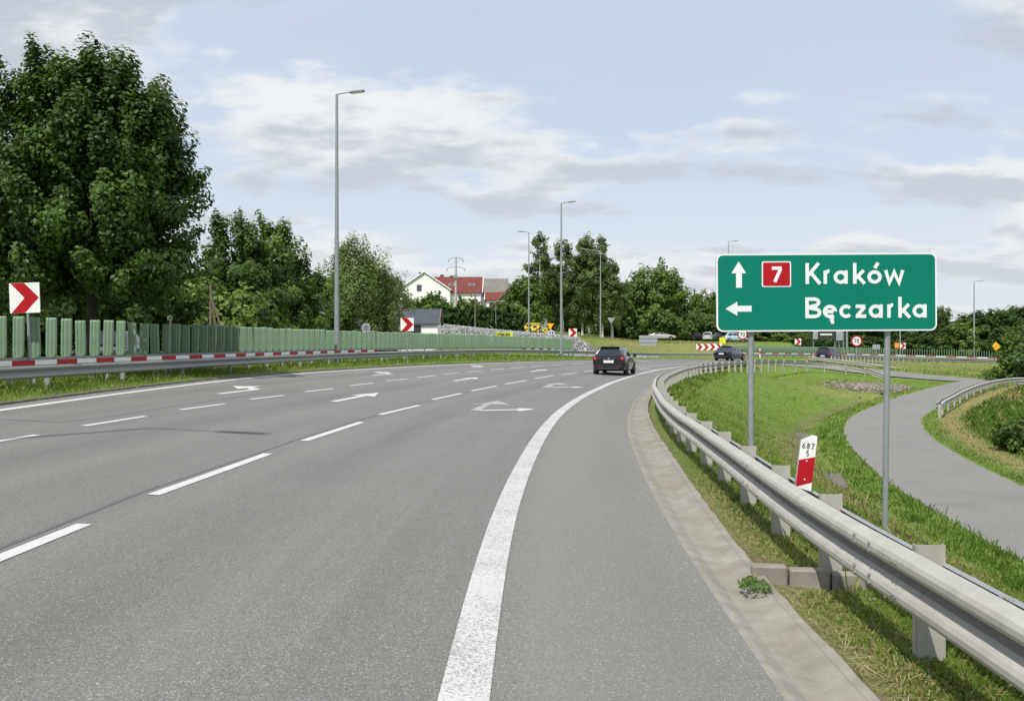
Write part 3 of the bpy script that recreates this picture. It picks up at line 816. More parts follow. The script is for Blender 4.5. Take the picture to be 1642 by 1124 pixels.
def blade_mesh():
    m = MB()
    w, d, h = .14, .045, .98
    # ribbed plastic blade, rounded head
    xs = [-w, -w * .78, -w * .55, -w * .42, -w * .1, w * .1, w * .42, w * .55, w * .78, w]
    dy = [0, -.030, -.030, -.012, -.036, -.036, -.012, -.030, -.030, 0]
    rows = []
    for hz_, k in ((0, .86), (.06, 1), (.5, 1.0), (h - .05, 1), (h - .012, .97), (h, .86)):
        front = [(x * k, y * (1 if hz_ < h - .02 else .5), hz_) for x, y in zip(xs, dy)]
        back = [(x * k, .030, hz_) for x in (w, -w)]
        rows.append(front + back)
    m.grid(rows, smooth=False, closed=True); m.face(rows[0]); m.face(rows[-1][::-1])
    return m
def blades(Q, name, label, spacing, y_ok, limit=100, scale=1.0, mat=None):
    Qp = resample(Q, spacing); T = tangents(Qp); Nn = np.stack([-T[:, 1], T[:, 0]], 1)
    keep = [i for i in range(len(Qp)) if y_ok(Qp[i])]
    t = thing(name, label, 'glare screen', (float(Qp[keep[0], 0]), float(Qp[keep[0], 1]), float(Qp[keep[0], 2])))
    off = .62
    # carrier beam and its legs
    rows = []; m = MB()
    for i in keep:
        c = (Qp[i, 0] + Nn[i, 0] * off, Qp[i, 1] + Nn[i, 1] * off, Qp[i, 2] + .71)
        rows.append([(c[0] + Nn[i, 0] * a, c[1] + Nn[i, 1] * a, c[2] + b) for a, b in ((-.05, -.05), (-.05, .04), (.05, .04), (.05, -.05))])
    m.grid(rows, smooth=False, closed=True); m.face(rows[0]); m.face(rows[-1][::-1])
    m.build('carrier_beam', M_GALVD, t, off=t.location)
    for i in keep[::5]:
        m = MB(); m.box((Qp[i, 0] + Nn[i, 0] * off, Qp[i, 1] + Nn[i, 1] * off, Qp[i, 2] + .28), (.07, .07, .78))
        m.build('leg', M_GALVD, t, off=t.location)
    src = blade_mesh().build('blade', mat or M_BLADE, t); first = True
    order = sorted(keep, key=lambda i: Qp[i, 0] ** 2 + Qp[i, 1] ** 2)
    rest = order[limit:]
    for i in order[:limit]:
        c = src if first else src.copy()
        if not first: COL.objects.link(c); c.parent = t
        first = False
        c.location = (Qp[i, 0] + Nn[i, 0] * off - t.location.x, Qp[i, 1] + Nn[i, 1] * off - t.location.y, Qp[i, 2] + .75 - t.location.z)
        # broad side square to the traffic
        c.rotation_euler = (random.uniform(-.035, .035), random.uniform(-.03, .03), math.atan2(-T[i, 0], T[i, 1]) + random.uniform(-.18, .18))
        c.scale = (1, 1, random.uniform(.97, 1.03) * scale)
    if rest:
        m = MB(); b = blade_mesh()
        for i in rest:
            a = math.atan2(-T[i, 0], T[i, 1]); ca, sa = math.cos(a), math.sin(a); k0 = len(m.v)
            for x, y, z in b.v: m.v.append((Qp[i, 0] + Nn[i, 0] * off + x * ca - y * sa, Qp[i, 1] + Nn[i, 1] * off + x * sa + y * ca, Qp[i, 2] + .75 + z * scale))
            for f in b.f: m.f.append(tuple(k0 + q for q in f)); m.m.append(0); m.sm.append(False)
        stuff(m.build('far_blades', mat or M_BLADE, t, off=t.location))
    return t
blades(MQ, 'glare_screen', 'long row of ribbed green blades on the median barrier left of the road', .75, lambda p: 20.2 < p[1] < 98 and p[0] < 7)
i0 = int(np.abs(MQ[:, 0] - 31).argmin())
far_med = MQ[i0:]
fr = simple_rail(far_med, 'median_guard_rail', 'distant guard rail with red and white band far behind the direction sign', 'guard rail', -1, zb=.27, spacing=2.0, mat=M_GALVD)
band(far_med, fr, lambda p: True, period=3.0)
blades(MQ, 'glare_screen', 'distant low green glare screen behind the far red and white barrier on the right', .36, lambda p: p[0] > 31.5 and p[1] > 120, limit=100)
# outer rail of the far bend
C_ = L_GO.Q[(L_GO.Q[:, 0] > 34.5) & (L_GO.Q[:, 0] < 92)].copy()
C_ = np.c_[C_[:, :2], road_z(C_[:, 0], C_[:, 1]) - .05]
TC_ = tangents(C_); C_[:, :2] -= np.stack([-TC_[:, 1], TC_[:, 0]], 1) * .5
C_[:, 0] += 0
simple_rail(C_, 'guard_rail', 'pale guard rail with closely spaced posts above the far grass slope', 'guard rail', 1, zb=.32, spacing=1.33, mat=M_GALVD, postmat=M_GALV)
# branch rail beside the side road
simple_rail([(30.5, 100.5, -.2), (32.4, 97.5, -.45), (33.8, 94.5, -.7), (35.2, 92, -.98), (36.8, 89, -1.3), (38.7, 86, -1.62)], 'guard_rail', 'straight guard rail with a blunt end beyond the side road, behind the right sign post', 'guard rail', 1, zb=.31, spacing=3.2, both=True, n=80)
simple_rail([(20.6, 47.2, -1.82), (21.7, 49.4, -1.8), (23.2, 51.8, -1.72), (25.4, 55.4, -1.58), (28.0, 59.2, -1.42), (30.4, 62.6, -1.34), (32.9, 65.6, -1.28), (35.3, 68.3, -1.28), (38.5, 69.1, -1.45), (46, 69.2, -1.75), (58, 68.8, -2.1)], 'guard_rail', 'curved guard rail following the outer edge of the service road on the right', 'guard rail', 1, zb=.33, spacing=2.3, both=True, n=200)
# rail on the grass bank behind the black estate car
simple_rail([(9.5, 146, 1.1), (15.5, 148, 1.12), (24, 150, 1.05), (34, 151.5, .95)], 'guard_rail', 'thin grey rail on posts along the top of the yellow grass bank', 'guard rail', -1, zb=.42, spacing=2.5, mat=M_GALV, n=60, thinprof=[(0, .2), (.05, .19), (.06, .1), (.05, .01), (0, 0)])

# ================================================================ stroke lettering
def stroke(m, pts, w, T2, closed=False, mat=0, depth=.0):
    """butt-capped mitred stroke; T2 maps (x, y) and a layer to space"""
    P = [Vector(p) for p in pts]; n = len(P); Lr = []; Rr = []
    for i in range(n):
        a = P[i] - P[i - 1] if (i > 0 or closed) else None
        b = P[(i + 1) % n] - P[i] if (i < n - 1 or closed) else None
        if a is None: a = b
        if b is None: b = a
        a = a.normalized(); b = b.normalized(); t = (a + b)
        t = t.normalized() if t.length > 1e-6 else a
        nn = Vector((-t.y, t.x)); k = 1 / max(.45, nn.dot(Vector((-a.y, a.x))))
        Lr.append(P[i] + nn * w / 2 * k); Rr.append(P[i] - nn * w / 2 * k)
    rows = [[T2(l), T2(r)] for l, r in zip(Lr, Rr)]
    if closed: rows.append(rows[0])
    m.grid(rows, mat, smooth=False)
def arc(cx, cy, rx, ry, a0, a1, n=18): return [(cx + rx * math.cos(R_(a0 + (a1 - a0) * k / n)), cy + ry * math.sin(R_(a0 + (a1 - a0) * k / n))) for k in range(n + 1)]
def glyph(ch, x, y, s, w):
    """strokes with y up, baseline y, cap height s*1.0; x-height .64; returns (strokes, advance)"""
    c = s; xh = .64 * s; r = xh / 2 - w / 2; X = x; h = w / 2; S = []
    if ch == 'K':
        S = [([(X + h, y), (X + h, y + c)], 0), ([(X + h * 1.2, y + c * .38), (X + .66 * s - h * .6, y + c)], 0), ([(X + .24 * s, y + c * .56), (X + .70 * s - h * .4, y)], 0)]; ad = .76
    elif ch == 'r': S = [([(X + h, y), (X + h, y + xh)], 0), (arc(X + h + .20 * s, y + xh - .22 * s - h * .3, .20 * s, .22 * s, 180, 84, 8), 0)]; ad = .42
    elif ch == 'a': S = [(arc(X + h + r, y + h + r, r, r, 0, 360, 28)[:-1], 1), ([(X + h + 2 * r, y), (X + h + 2 * r, y + xh)], 0)]; ad = .77
    elif ch == 'k': S = [([(X + h, y), (X + h, y + c)], 0), ([(X + h, y + .22 * s), (X + .50 * s, y + xh)], 0), ([(X + .22 * s, y + .37 * s), (X + .54 * s, y)], 0)]; ad = .60
    elif ch in 'oó':
        S = [(arc(X + h + r, y + h + r, r, r, 0, 360, 28)[:-1], 1)]; ad = .70
        if ch == 'ó': S.append(([(X + .33 * s, y + .74 * s), (X + .48 * s, y + 1.0 * s)], 0))
    elif ch == 'w': S = [([(X + h * .6, y + xh), (X + .23 * s, y + h * .5), (X + .46 * s, y + xh * .86), (X + .69 * s, y + h * .5), (X + .92 * s - h * .6, y + xh)], 0)]; ad = .95
    elif ch == 'B':
        S = [([(X + h, y), (X + h, y + c)], 0), ([(X + h, y + c - h)] + arc(X + .38 * s, y + .755 * s, .20 * s, .245 * s - h, 90, -90, 10) + [(X + h, y + .51 * s)], 0), ([(X + h, y + .51 * s + .001)] + arc(X + .40 * s, y + .265 * s, .22 * s, .265 * s - h, 90, -90, 10) + [(X + h, y + h)], 0)]; ad = .76
    elif ch == 'ę': S = [([(X + w * .8, y + .32 * s), (X + h + 2 * r - h, y + .32 * s)], 0), (arc(X + h + r, y + h + r, r, r, 0, 312, 26), 0), ([(X + .44 * s, y + .06 * s), (X + .385 * s, y - .08 * s), (X + .43 * s, y - .19 * s), (X + .50 * s, y - .20 * s)], 0)]; ad = .74
    elif ch == 'c': S = [(arc(X + h + r, y + h + r, r, r, 42, 318, 24), 0)]; ad = .68
    elif ch == 'z': S = [([(X, y + xh - h), (X + .46 * s, y + xh - h), ], 0), ([(X + .43 * s, y + xh - w * .7), (X + .08 * s, y + w * .7)], 0), ([(X + .0, y + h), (X + .50 * s, y + h)], 0)]; ad = .57
    elif ch == '7': S = [([(X, y + c - h), (X + .52 * s, y + c - h), ], 0), ([(X + .49 * s, y + c - w * .4), (X + .17 * s, y)], 0)]; ad = .62
    elif ch == '0': S = [([(X + h, y + .3 * s)] + arc(X + .27 * s, y + .73 * s, .27 * s - h, .27 * s - h, 180, 0, 12) + arc(X + .27 * s, y + .27 * s, .27 * s - h, .27 * s - h, 0, -180, 12), 1)]; ad = .62
    elif ch == '6': S = [(arc(X + .28 * s, y + .28 * s, .28 * s - h, .28 * s - h, 0, 360, 20)[:-1], 1), ([(X + .07 * s, y + .36 * s), (X + .36 * s, y + c)], 0)]; ad = .66
    elif ch == '8': S = [(arc(X + .28 * s, y + .27 * s, .27 * s - h, .27 * s - h, 0, 360, 20)[:-1], 1), (arc(X + .28 * s, y + .75 * s, .235 * s - h, .24 * s - h, 0, 360, 20)[:-1], 1)]; ad = .66
    elif ch == '5': S = [([(X + .46 * s, y + c - h), (X + .12 * s, y + c - h), (X + .09 * s, y + .55 * s)] + arc(X + .25 * s, y + .31 * s, .25 * s - h, .31 * s - h, 105, -130, 16), 0)]; ad = .6
    elif ch == 'N': S = [([(X + h, y), (X + h, y + c)], 0), ([(X + h, y + c - h), (X + .52 * s, y + h)], 0), ([(X + .55 * s, y), (X + .55 * s, y + c)], 0)]; ad = .7
    elif ch == 'W': S = [([(X, y + c), (X + .2 * s, y + h), (X + .38 * s, y + c), (X + .56 * s, y + h), (X + .76 * s, y + c)], 0)]; ad = .86
    elif ch == 'Y': S = [([(X, y + c), (X + .28 * s, y + .45 * s), (X + .56 * s, y + c)], 0), ([(X + .28 * s, y), (X + .28 * s, y + .5 * s)], 0)]; ad = .66
    elif ch == 'A': S = [([(X, y), (X + .3 * s, y + c - h), (X + .6 * s, y)], 0), ([(X + .12 * s, y + .3 * s), (X + .48 * s, y + .3 * s)], 0)]; ad = .7
    elif ch == 'J': S = [([(X + .35 * s, y + c), (X + .35 * s, y + .25 * s)] + arc(X + .2 * s, y + .25 * s, .15 * s, .2 * s, 0, -150, 8), 0)]; ad = .5
    elif ch == 'E': S = [([(X + .45 * s, y + c - h), (X + h, y + c - h), (X + h, y + h), (X + .45 * s, y + h)], 0), ([(X + h, y + .5 * s), (X + .4 * s, y + .5 * s)], 0)]; ad = .6
    elif ch == 'M': S = [([(X + h, y), (X + h, y + c - h), (X + .35 * s, y + .35 * s), (X + .68 * s - h, y + c - h), (X + .68 * s - h, y)], 0)]; ad = .82
    else: ad = .4
    return S, ad * s
class Panel:
    """a sign face: o lower-left corner, x right, y up, seen from -n"""
    def __init__(s, o, ux, uy, tilt=0):
        s.o, s.ux, s.uy = Vector(o), Vector(ux).normalized(), Vector(uy).normalized(); s.n = s.ux.cross(s.uy).normalized(); s.layer = 0
    def T(s, p, lift=.0): return s.o + s.ux * p[0] + s.uy * p[1] + s.n * lift
    def strokes(s, m, S, w, lift, mat=0):
        for k, (pts, cl) in enumerate(S):
            l = lift + k * .0008
            stroke(m, pts, w, lambda p, l=l: s.T(p, l), closed=bool(cl), mat=mat)
    def text(s, m, txt, x, y, size, w, lift=.004, mat=0, spacing=1.0, kx=1.0):
        for ch in txt:
            S, ad = glyph(ch, x, y, size, w)
            s.strokes(m, S, w, lift, mat); x += ad * spacing
        return x
def rrect(x0, y0, x1, y1, r, n=6):
    p = []
    for cx, cy, a in ((x1 - r, y1 - r, 0), (x0 + r, y1 - r, 90), (x0 + r, y0 + r, 180), (x1 - r, y0 + r, 270)): p += arc(cx, cy, r, r, a, a + 90, n)
    return p

# ================================================================ the green direction sign
def direction_sign():
    Z = 14.0; u = Z / 1570 / 3.732                     # metres per unit of the sign's own layout
    W, H = 1318 * u, 466 * u
    x0 = (1148.5 - 821) / 1570 * Z; zt = 1.62 + (553 - 407.5) * Z / 1570; zb = zt - H
    # feet of the two posts
    lx = (1206 - 821) / 1570 * Z; rx = (1423.5 - 821) / 1570 * Z; zr = 1.62 - 292 * Z / 1570
    base = (lx, Z + .05, tz(lx, Z + .05))
    t = thing('direction_sign', 'large green direction sign on two grey posts reading Kraków and Bęczarka', 'road sign', base)
    off = t.location
    tilt = R_(.35)
    ux = Vector((math.cos(tilt), 0, math.sin(tilt))); uy = Vector((-math.sin(tilt), 0, math.cos(tilt)))
    P = Panel((x0, Z - .02, zb), ux, uy)
    n = P.n                                           # towards the road user
    m = MB(); m.prism(rrect(0, 0, W, H, .095), P.o, ux, uy, n, .03, 0, 1); m.build('panel', [M_SIGNW, M_GREYBK], t, off=off)
    m = MB(); m.prism(rrect(.024, .024, W - .024, H - .024, .075), P.o + n * .003, ux, uy, n, .002); m.build('panel_face', M_SIGNG, t, off=off)
    X = lambda v: (v - 172) * u
    Y = lambda v: (527 - v) * u
    m = MB()
    m.prism([(X(290), Y(264)), (X(325), Y(264)), (X(325), Y(178)), (X(350), Y(178)), (X(306.5), Y(107)), (X(262), Y(178)), (X(290), Y(178))], P.o + n * .006, ux, uy, n, .002)
    m.build('ahead_arrow', M_SIGNW, t, off=off)
    m = MB()
    m.prism([(X(382), Y(372)), (X(382), Y(407)), (X(297), Y(407)), (X(297), Y(432)), (X(226), Y(389)), (X(297), Y(347)), (X(297), Y(372))], P.o + n * .006, ux, uy, n, .002)
    m.build('left_arrow', M_SIGNW, t, off=off)
    m = MB(); m.prism(rrect(X(444), Y(261), X(619), Y(108), .025), P.o + n * .006, ux, uy, n, .002); sh = m.build('route_shield', M_SIGNW, t, off=off)
    m = MB(); m.prism(rrect(X(451), Y(254), X(612), Y(115), .02), P.o + n * .009, ux, uy, n, .002); m.build('shield_face', M_RED, sh, off=off)
    m = MB(); w = 20 * u
    P.strokes(m, [([(X(504), Y(149)), (X(562), Y(149))], 0), ([(X(556), Y(153)), (X(520), Y(232))], 0)], w, .013)
    m.build('route_number', M_SIGNW, sh, off=off)
    cap = 125 * u; w = 21 * u
    def word(chars, base_y, name):
        m = MB()
        for ch, xx, sx in chars:
            S, ad = glyph(ch, 0, 0, cap, w)
            S = [([(X(xx) + p[0] * sx, Y(base_y) + p[1]) for p in pts], cl) for pts, cl in S]
            P.strokes(m, S, w, .009)
        m.build(name, M_SIGNW, t, off=off)
    word([('K', 704, 1.05), ('r', 813, .92), ('a', 872, 1.07), ('k', 988, 1.03), ('ó', 1073, 1.1), ('w', 1177, 1.0)], 245, 'lettering')
    word([('B', 701, 1.12), ('ę', 806, 1.08), ('c', 905, 1.03), ('z', 1003, 1.0), ('a', 1080, 1.07), ('r', 1192, .92), ('k', 1257, 1.03), ('a', 1342, 1.07)], 449, 'lettering')
    # posts, lean very slightly as in the picture
    for (xb, xt, zf) in ((lx, (1206 - 821) / 1570 * Z, tz(lx, Z + .07) - .3), (rx - .02, rx + .035, min(tz(rx, Z + .07), zr) - .3)):
        m = MB(); m.tube([(xb, Z + .065, zf), (xt, Z + .065, zt - .10)], .042, 14)
        m.build('post', M_POLE, t, off=off)
    for zz_ in (zb + .18, zt - .2):
        m = MB(); m.box((x0 + W / 2, Z + .012, zz_), (W * .96, .025, .04)); m.build('cross_bar', M_GREYBK, t, off=off)
        for xx in (lx, rx + .03):
            m = MB(); m.box((xx, Z + .07, zz_), (.12, .10, .035), bev=.006); m.build('bracket', M_BOLT, t, off=off)
direction_sign()

# ================================================================ kilometre post
def km_post():
    Z = 7.95; X = lambda px: (px - 821) / 1570 * Z; H = lambda py: 1.62 - (py - 553) * Z / 1570
    t = thing('kilometre_post', 'leaning white and red kilometre post reading 687 5 on the near guard rail', 'marker post', (X(1292), Z + .03, -.1))
    pts = [(1284.5, 706.0), (1304, 700.2), (1311.5, 701.5), (1303, 784), (1275.5, 780.5)]
    # board outline in its own axes
    o = Vector((X(1275.5), Z, H(780.5)))
    yl = Vector((X(1284.5), Z, H(705.5))) - o; ux = Vector((X(1302), Z, H(783.5))) - o
    uy = yl.normalized(); hx = yl.length; wx = .130
    xr = Vector((uy.z, 0, -uy.x)); P = Panel(o, xr, uy); n = P.n
    def sh(a, b): return (a, b + 0)
    m = MB(); m.prism([(0, .0), (wx, -.022), (wx, hx + .045), (wx * .72, hx + .052), (0, hx)], P.o, xr, uy, n, .035, 0, 1)
    m.build('board', [M_WHITE, M_GREYBK], t, off=t.location)
    m = MB(); m.prism([(0.001, .004), (wx - .001, .052), (wx - .001, hx * .60 + .03), (0.001, hx * .58)], P.o + n * .002, xr, uy, n, .001)
    m.build('red_field', M_RED, t, off=t.location)
    m = MB(); x = .014
    for ch in '687':
        S, ad = glyph(ch, x, hx * .835, .047, .006); P.strokes(m, S, .0058, .003); x += .037
    S, ad = glyph('5', .052, hx * .675, .047, .006); P.strokes(m, S, .0058, .003)
    m.build('number', M_BLACK, t, off=t.location)
    m = MB()
    for q in (.06, hx * .55): m.tube([P.T((wx * .5, q + .01), .001), P.T((wx * .5, q + .01), .008)], .006, 8)
    m.build('screw', M_SIGNW, t, off=t.location)
    m = MB(); m.box((o.x + .055, Z + .05, o.z - .05), (.018, .02, .32)); m.build('stem', M_DARK, t, off=t.location)
km_post()

# ================================================================ small signs
def W(px, Z): return (px - 821) / 1570 * Z
def E(py, Z): return 1.62 - (py - 553) * Z / 1570
def pole_to(t, x, y, z0, z1, r=.03, mat=None, name='post'):
    m = MB(); m.tube([(x, y, z0), (x, y, z1)], r, 10); return m.build(name, mat or M_POLE, t, off=t.location)
def chevron_sign(px, py, size, Z, label, n=1, zfoot=None, lean=0.0, rot=0.0, poleoff=0.0):
    cx, cz = W(px, Z), E(py, Z); zf = tz(cx, Z) if zfoot is None else zfoot
    t = thing('chevron_sign', label, 'road sign', (cx, Z, zf), group=None)
    ca, sa = math.cos(rot), math.sin(rot)
    ux = Vector((ca * math.cos(lean), sa, math.sin(lean))).normalized(); uy = Vector((-math.sin(lean), 0, math.cos(lean)))
    h = size; w = size * n
    P = Panel(Vector((cx, Z - .05, cz)) - ux * w / 2 - uy * h / 2, ux, uy); nn = P.n
    m = MB(); m.prism(rrect(0, 0, w, h, .02), P.o, ux, uy, nn, .03, 0, 1); m.build('panel', [M_WHITE, M_GREYBK], t, off=t.location)
    m = MB()
    for k in range(n):
        a = k * size; e = .004
        m.prism([(a + .05 * h, h - e), (a + .50 * h, h - e), (a + .975 * h, h * .5), (a + .50 * h, e), (a + .05 * h, e), (a + .50 * h, h * .5)], P.o + nn * .003, ux, uy, nn, .002)
    m.build('chevron', M_RED, t, off=t.location)
    for q in ([0] if n == 1 else [-w * .4, w * .4]):
        m = MB(); m.tube([(cx + q + poleoff, Z, zf - .2), (cx + q + poleoff * .2 + ux.z * 0, Z, cz + h * .45)], .032, 10); m.build('post', M_POLE, t, off=t.location)
    return t
chevron_sign(41, 478, .735, 23.9, 'large slightly tilted red chevron board above the green blades at the far left', lean=R_(2.2), poleoff=.14, zfoot=.55)
chevron_sign(653, 520.5, .81, 60, 'red chevron board in front of the dark roofed cabin', zfoot=.66)
chevron_sign(918.5, 533.5, .80, 96, 'red chevron board at the far end of the green blades by the birches', zfoot=.4)
chevron_sign(1137, 556.5, .72, 110, 'wide low board of four red chevrons behind the dark saloon car', n=4, zfoot=-.05)
chevron_sign(1279.5, 548, .92, 143, 'small red chevron board on a thin post between the two sign posts', zfoot=-.35)
chevron_sign(1447.5, 554.5, .85, 146, 'red chevron board beside the orange plate, right of the right sign post', zfoot=-.6)

def disc_sign(px, py, r, Z, label, name='speed_limit_sign', zfoot=None, text=None, face=None, back=False, rot=0, cat='road sign', ring=M_RED, two=False, polemat=None):
    cx, cz = W(px, Z), E(py, Z); zf = tz(cx, Z) if zfoot is None else zfoot
    t = thing(name, label, cat, (cx, Z, zf))
    ux = Vector((math.cos(rot), math.sin(rot), 0)); uy = Vector((0, 0, 1)); P = Panel((cx, Z - .05, cz), ux, uy); nn = P.n
    cs = [(0, 0)] + ([(0, -2.15 * r)] if two else [])
    for c in cs:
        circ = lambda q: [(c[0] + q * math.cos(2 * math.pi * k / 28), c[1] + q * math.sin(2 * math.pi * k / 28)) for k in range(28)]
        m = MB(); m.prism(circ(r), P.o, ux, uy, nn, .03, 0, 1); m.build('disc', [M_GREYBK if back else ring, M_GREYBK], t, off=t.location)
        if not back:
            m = MB(); m.prism(circ(r * .76), P.o + nn * .004, ux, uy, nn, .002); m.build('face', face or M_WHITE, t, off=t.location)
    if text:
        m = MB(); s = r * .80; P.text(m, text, -s * .60, -s * .5, s, s * .17, lift=.008); m.build('number', M_BLACK, t, off=t.location)
    if back:
        m = MB()
        for q in (-.3, .3): m.box((cx, Z - .075, cz + q * r), (r * 1.3, .02, .05))
        m.build('bracket', M_BOLT, t, off=t.location)
    pole_to(t, cx, Z - (.115 if back else 0), zf - .2, cz + r * .8, mat=polemat)
    return t
disc_sign(1373.5, 546.8, .50, 88, 'round speed limit sign reading 70, fully visible left of the right sign post', text='70')
disc_sign(1190.5, 536.5, .72, 140, 'speed limit sign reading 70 half hidden by the green sign near its left post', text='70', zfoot=-.3)
disc_sign(402, 518.5, .29, 76, 'grey back of a round sign behind the blades, under the tall ash trees', 'round_sign', back=True)
disc_sign(515.5, 507.5, .36, 78, 'pair of round grey sign backs on one post by the tallest lamp post', 'round_sign', back=True, two=True)
disc_sign(587, 525.5, .35, 76, 'round grey sign back low behind the blades, right of the tall lamp post', 'round_sign', back=True)
disc_sign(884, 535, .40, 117.6, 'small blue round sign with a white arrow under the yellow give way sign', 'arrow_sign', face=M_BLUE, ring=M_WHITE)
def inv_tri(px, py, s, Z, label, face=M_YEL, rim=M_RED, back=False, zfoot=None, name='give_way_sign'):
    cx, cz = W(px, Z), E(py, Z); zf = tz(cx, Z) if zfoot is None else zfoot
    t = thing(name, label, 'road sign', (cx, Z, zf)); ux, uy, nn = Vector((1, 0, 0)), Vector((0, 0, 1)), Vector((0, -1, 0))
    tri = lambda q: [(-q * .5, q * .29), (0, -q * .577), (q * .5, q * .29)]
    m = MB(); m.prism(tri(s), (cx, Z - .05, cz), ux, uy, nn, .03, 0, 1); m.build('plate', [M_GREYBK if back else rim, M_GREYBK], t, off=t.location)
    if not back: m = MB(); m.prism(tri(s * .80), (cx, Z - .054, cz), ux, uy, nn, .002); m.build('face', face, t, off=t.location)
    pole_to(t, cx, Z - (.1 if back else 0), zf - .2, cz + s * .2)
inv_tri(882.5, 522, .92, 118, 'larger yellow give way sign on a post in front of the birches', rim=M_ORANGE)
inv_tri(460, 517.5, .62, 112, 'tiny yellow give way sign above the blades under the dark ash tree')
inv_tri(980, 513, 1.0, 132, 'grey back of a give way sign beside the rightmost birches', back=True)
def plate_sign(px0, px1, py0, py1, Z, label, face, name='sign_board', cat='sign', legs=(.5,), zfoot=None, frame=None, rot=0, ribs=0, th=.04):
    x0, x1, z0, z1 = W(px0, Z), W(px1, Z), E(py1, Z), E(py0, Z); cx = (x0 + x1) / 2; zf = tz(cx, Z) if zfoot is None else zfoot
    t = thing(name, label, cat, (cx, Z, zf)); ux = Vector((math.cos(rot), 0, math.sin(rot))); uy = Vector((-math.sin(rot), 0, math.cos(rot)))
    m = MB(); m.prism(rrect(0, 0, x1 - x0, z1 - z0, .03), (x0, Z - .06, z0), ux, uy, (0, -1, 0), th, 0, 1); m.build('panel', [face, M_GREYBK], t, off=t.location)
    if ribs:
        for k in range(ribs):
            m = MB(); m.box((cx, Z - .08, z0 + (z1 - z0) * (k + .7) / (ribs + .4)), (x1 - x0, .03, .07)); m.build('rib', M_BOLT, t, off=t.location)
    for q in legs: pole_to(t, x0 + (x1 - x0) * q, Z + .02, zf - .2, z1 - .05, .04)
    return t, (x0, x1, z0, z1)
plate_sign(1025, 1054, 538, 554, 128, 'grey back of a sign board on three legs right of the black estate car', M_GREYBK, legs=(.02, .45, .97), ribs=2, zfoot=.0)
plate_sign(1399, 1411, 552.5, 560, 126, 'small grey back of a plate on a thin post left of the right sign post', M_GREYBK, zfoot=-1.0)
plate_sign(1434.5, 1441.5, 549.5, 558, 145, 'small orange plate on a post next to the far chevron board', M_ORANGE, zfoot=-.6)
plate_sign(269, 276.5, 506, 513.5, 32.5, 'small white square plate on a thin post at the median rail, under the big maple', M_WHITE, zfoot=.58)
plate_sign(568.5, 582.5, 511, 523, 92, 'small green and white board behind the blades near the birch', M_WHITE, rot=R_(-4))
plate_sign(1153.5, 1163.5, 541, 551, 146, 'plain yellow green board between the parked cars', M_LIME)
t_, (a0, a1, b0, b1) = plate_sign(795, 822, 532.5, 540, 103, 'yellow banner with black letters behind the blades', M_LIME, name='banner', cat='banner', legs=(.03, .97), zfoot=.8)
m = MB(); Panel((a0, 103 - .10, b0), (1, 0, 0), (0, 0, 1)).text(m, 'WYNAJEM', .10, .10, .30, .055, .002); m.build('lettering', M_BLACK, t_, off=t_.location)
def diamond():
    Z = 156; cx, cz = W(1597, Z), E(555.5, Z); t = thing('warning_sign', 'orange diamond sign standing behind the far green screen at the right', 'road sign', (cx, Z, tz(cx, Z)))
    m = MB(); m.prism([(0, -.72), (.72, 0), (0, .72), (-.72, 0)], (cx, Z - .05, cz), (1, 0, 0), (0, 0, 1), (0, -1, 0), .03); m.build('plate', M_YEL, t, off=t.location)
    m = MB(); m.prism([(-.2, -.3), (.2, -.3), (.1, .1), (.25, .3), (-.2, .3), (-.05, 0)], (cx, Z - .054, cz), (1, 0, 0), (0, 0, 1), (0, -1, 0), .002); m.build('symbol', M_ORANGE, t, off=t.location)
    pole_to(t, cx, Z, t.location.z - .2, cz)
diamond()
def blue_arrow():
    Z = 117.5; cx, cz = W(884, Z), E(535, Z)
    m = MB(); m.prism([(-.05, .25), (.05, .25), (.05, -.05), (.17, -.05), (-.02, -.28), (-.2, -.05), (-.05, -.05)], (cx, Z - .02, cz), (1, 0, 0), (0, 0, 1), (0, -1, 0), .002)
    o = bpy.data.objects['arrow_sign']; m.build('arrow', M_WHITE, o, off=o.location)
blue_arrow()
def vms():
    Z = 157.5; t = thing('message_board', 'dark electronic message board half hidden behind the lower edge of the green sign', 'message board', (W(1327, Z), Z, tz(W(1327, Z), Z)))
    o = t.location
    def bx(x0, x1, y0, y1, name, mat, dy=0, th=.3):
        m = MB(); m.box(((W(x0, Z) + W(x1, Z)) / 2, Z + dy, (E(y0, Z) + E(y1, Z)) / 2), (W(x1, Z) - W(x0, Z), th, abs(E(y0, Z) - E(y1, Z)))); m.build(name, mat, t, off=o)
    bx(1312, 1339.5, 526, 543.5, 'screen', M_DARK); bx(1314.5, 1333.5, 535.2, 537.6, 'line_of_text', M_WHITE, -.17, .02)
    bx(1303.5, 1311, 526, 544, 'side_panel', M_GREYBK); bx(1340.5, 1351, 526, 546, 'side_panel', M_GREYBK)
    for x in (1305, 1339.5, 1346.5, 1353.5):
        m = MB(); m.box((W(x, Z), Z + .3, (E(528, Z) + o.z - .3) / 2), (.13, .13, E(528, Z) - o.z + .3)); m.build('leg', M_POLE, t, off=o)
    m = MB()
    for y in (549.5, 553.5): m.box(((W(1339.5, Z) + W(1353.5, Z)) / 2, Z + .45, E(y, Z)), (W(1353.5, Z) - W(1339.5, Z), .1, .12))
    m.build('cross_brace', M_POLE, t, off=o)
vms()
def delineator(px, py, Z, label, h=.75):
    x = W(px, Z); z = E(py, Z); t = thing('delineator_post', label, 'marker post', (x, Z, z))
    m = MB(); m.box((x, Z, z + h * .5), (.12, .05, h), bev=.01); m.build('body', M_WHITE, t, off=t.location)
    m = MB(); m.box((x, Z - .028, z + h * .62), (.124, .02, h * .3)); m.build('red_field', M_RED, t, off=t.location)
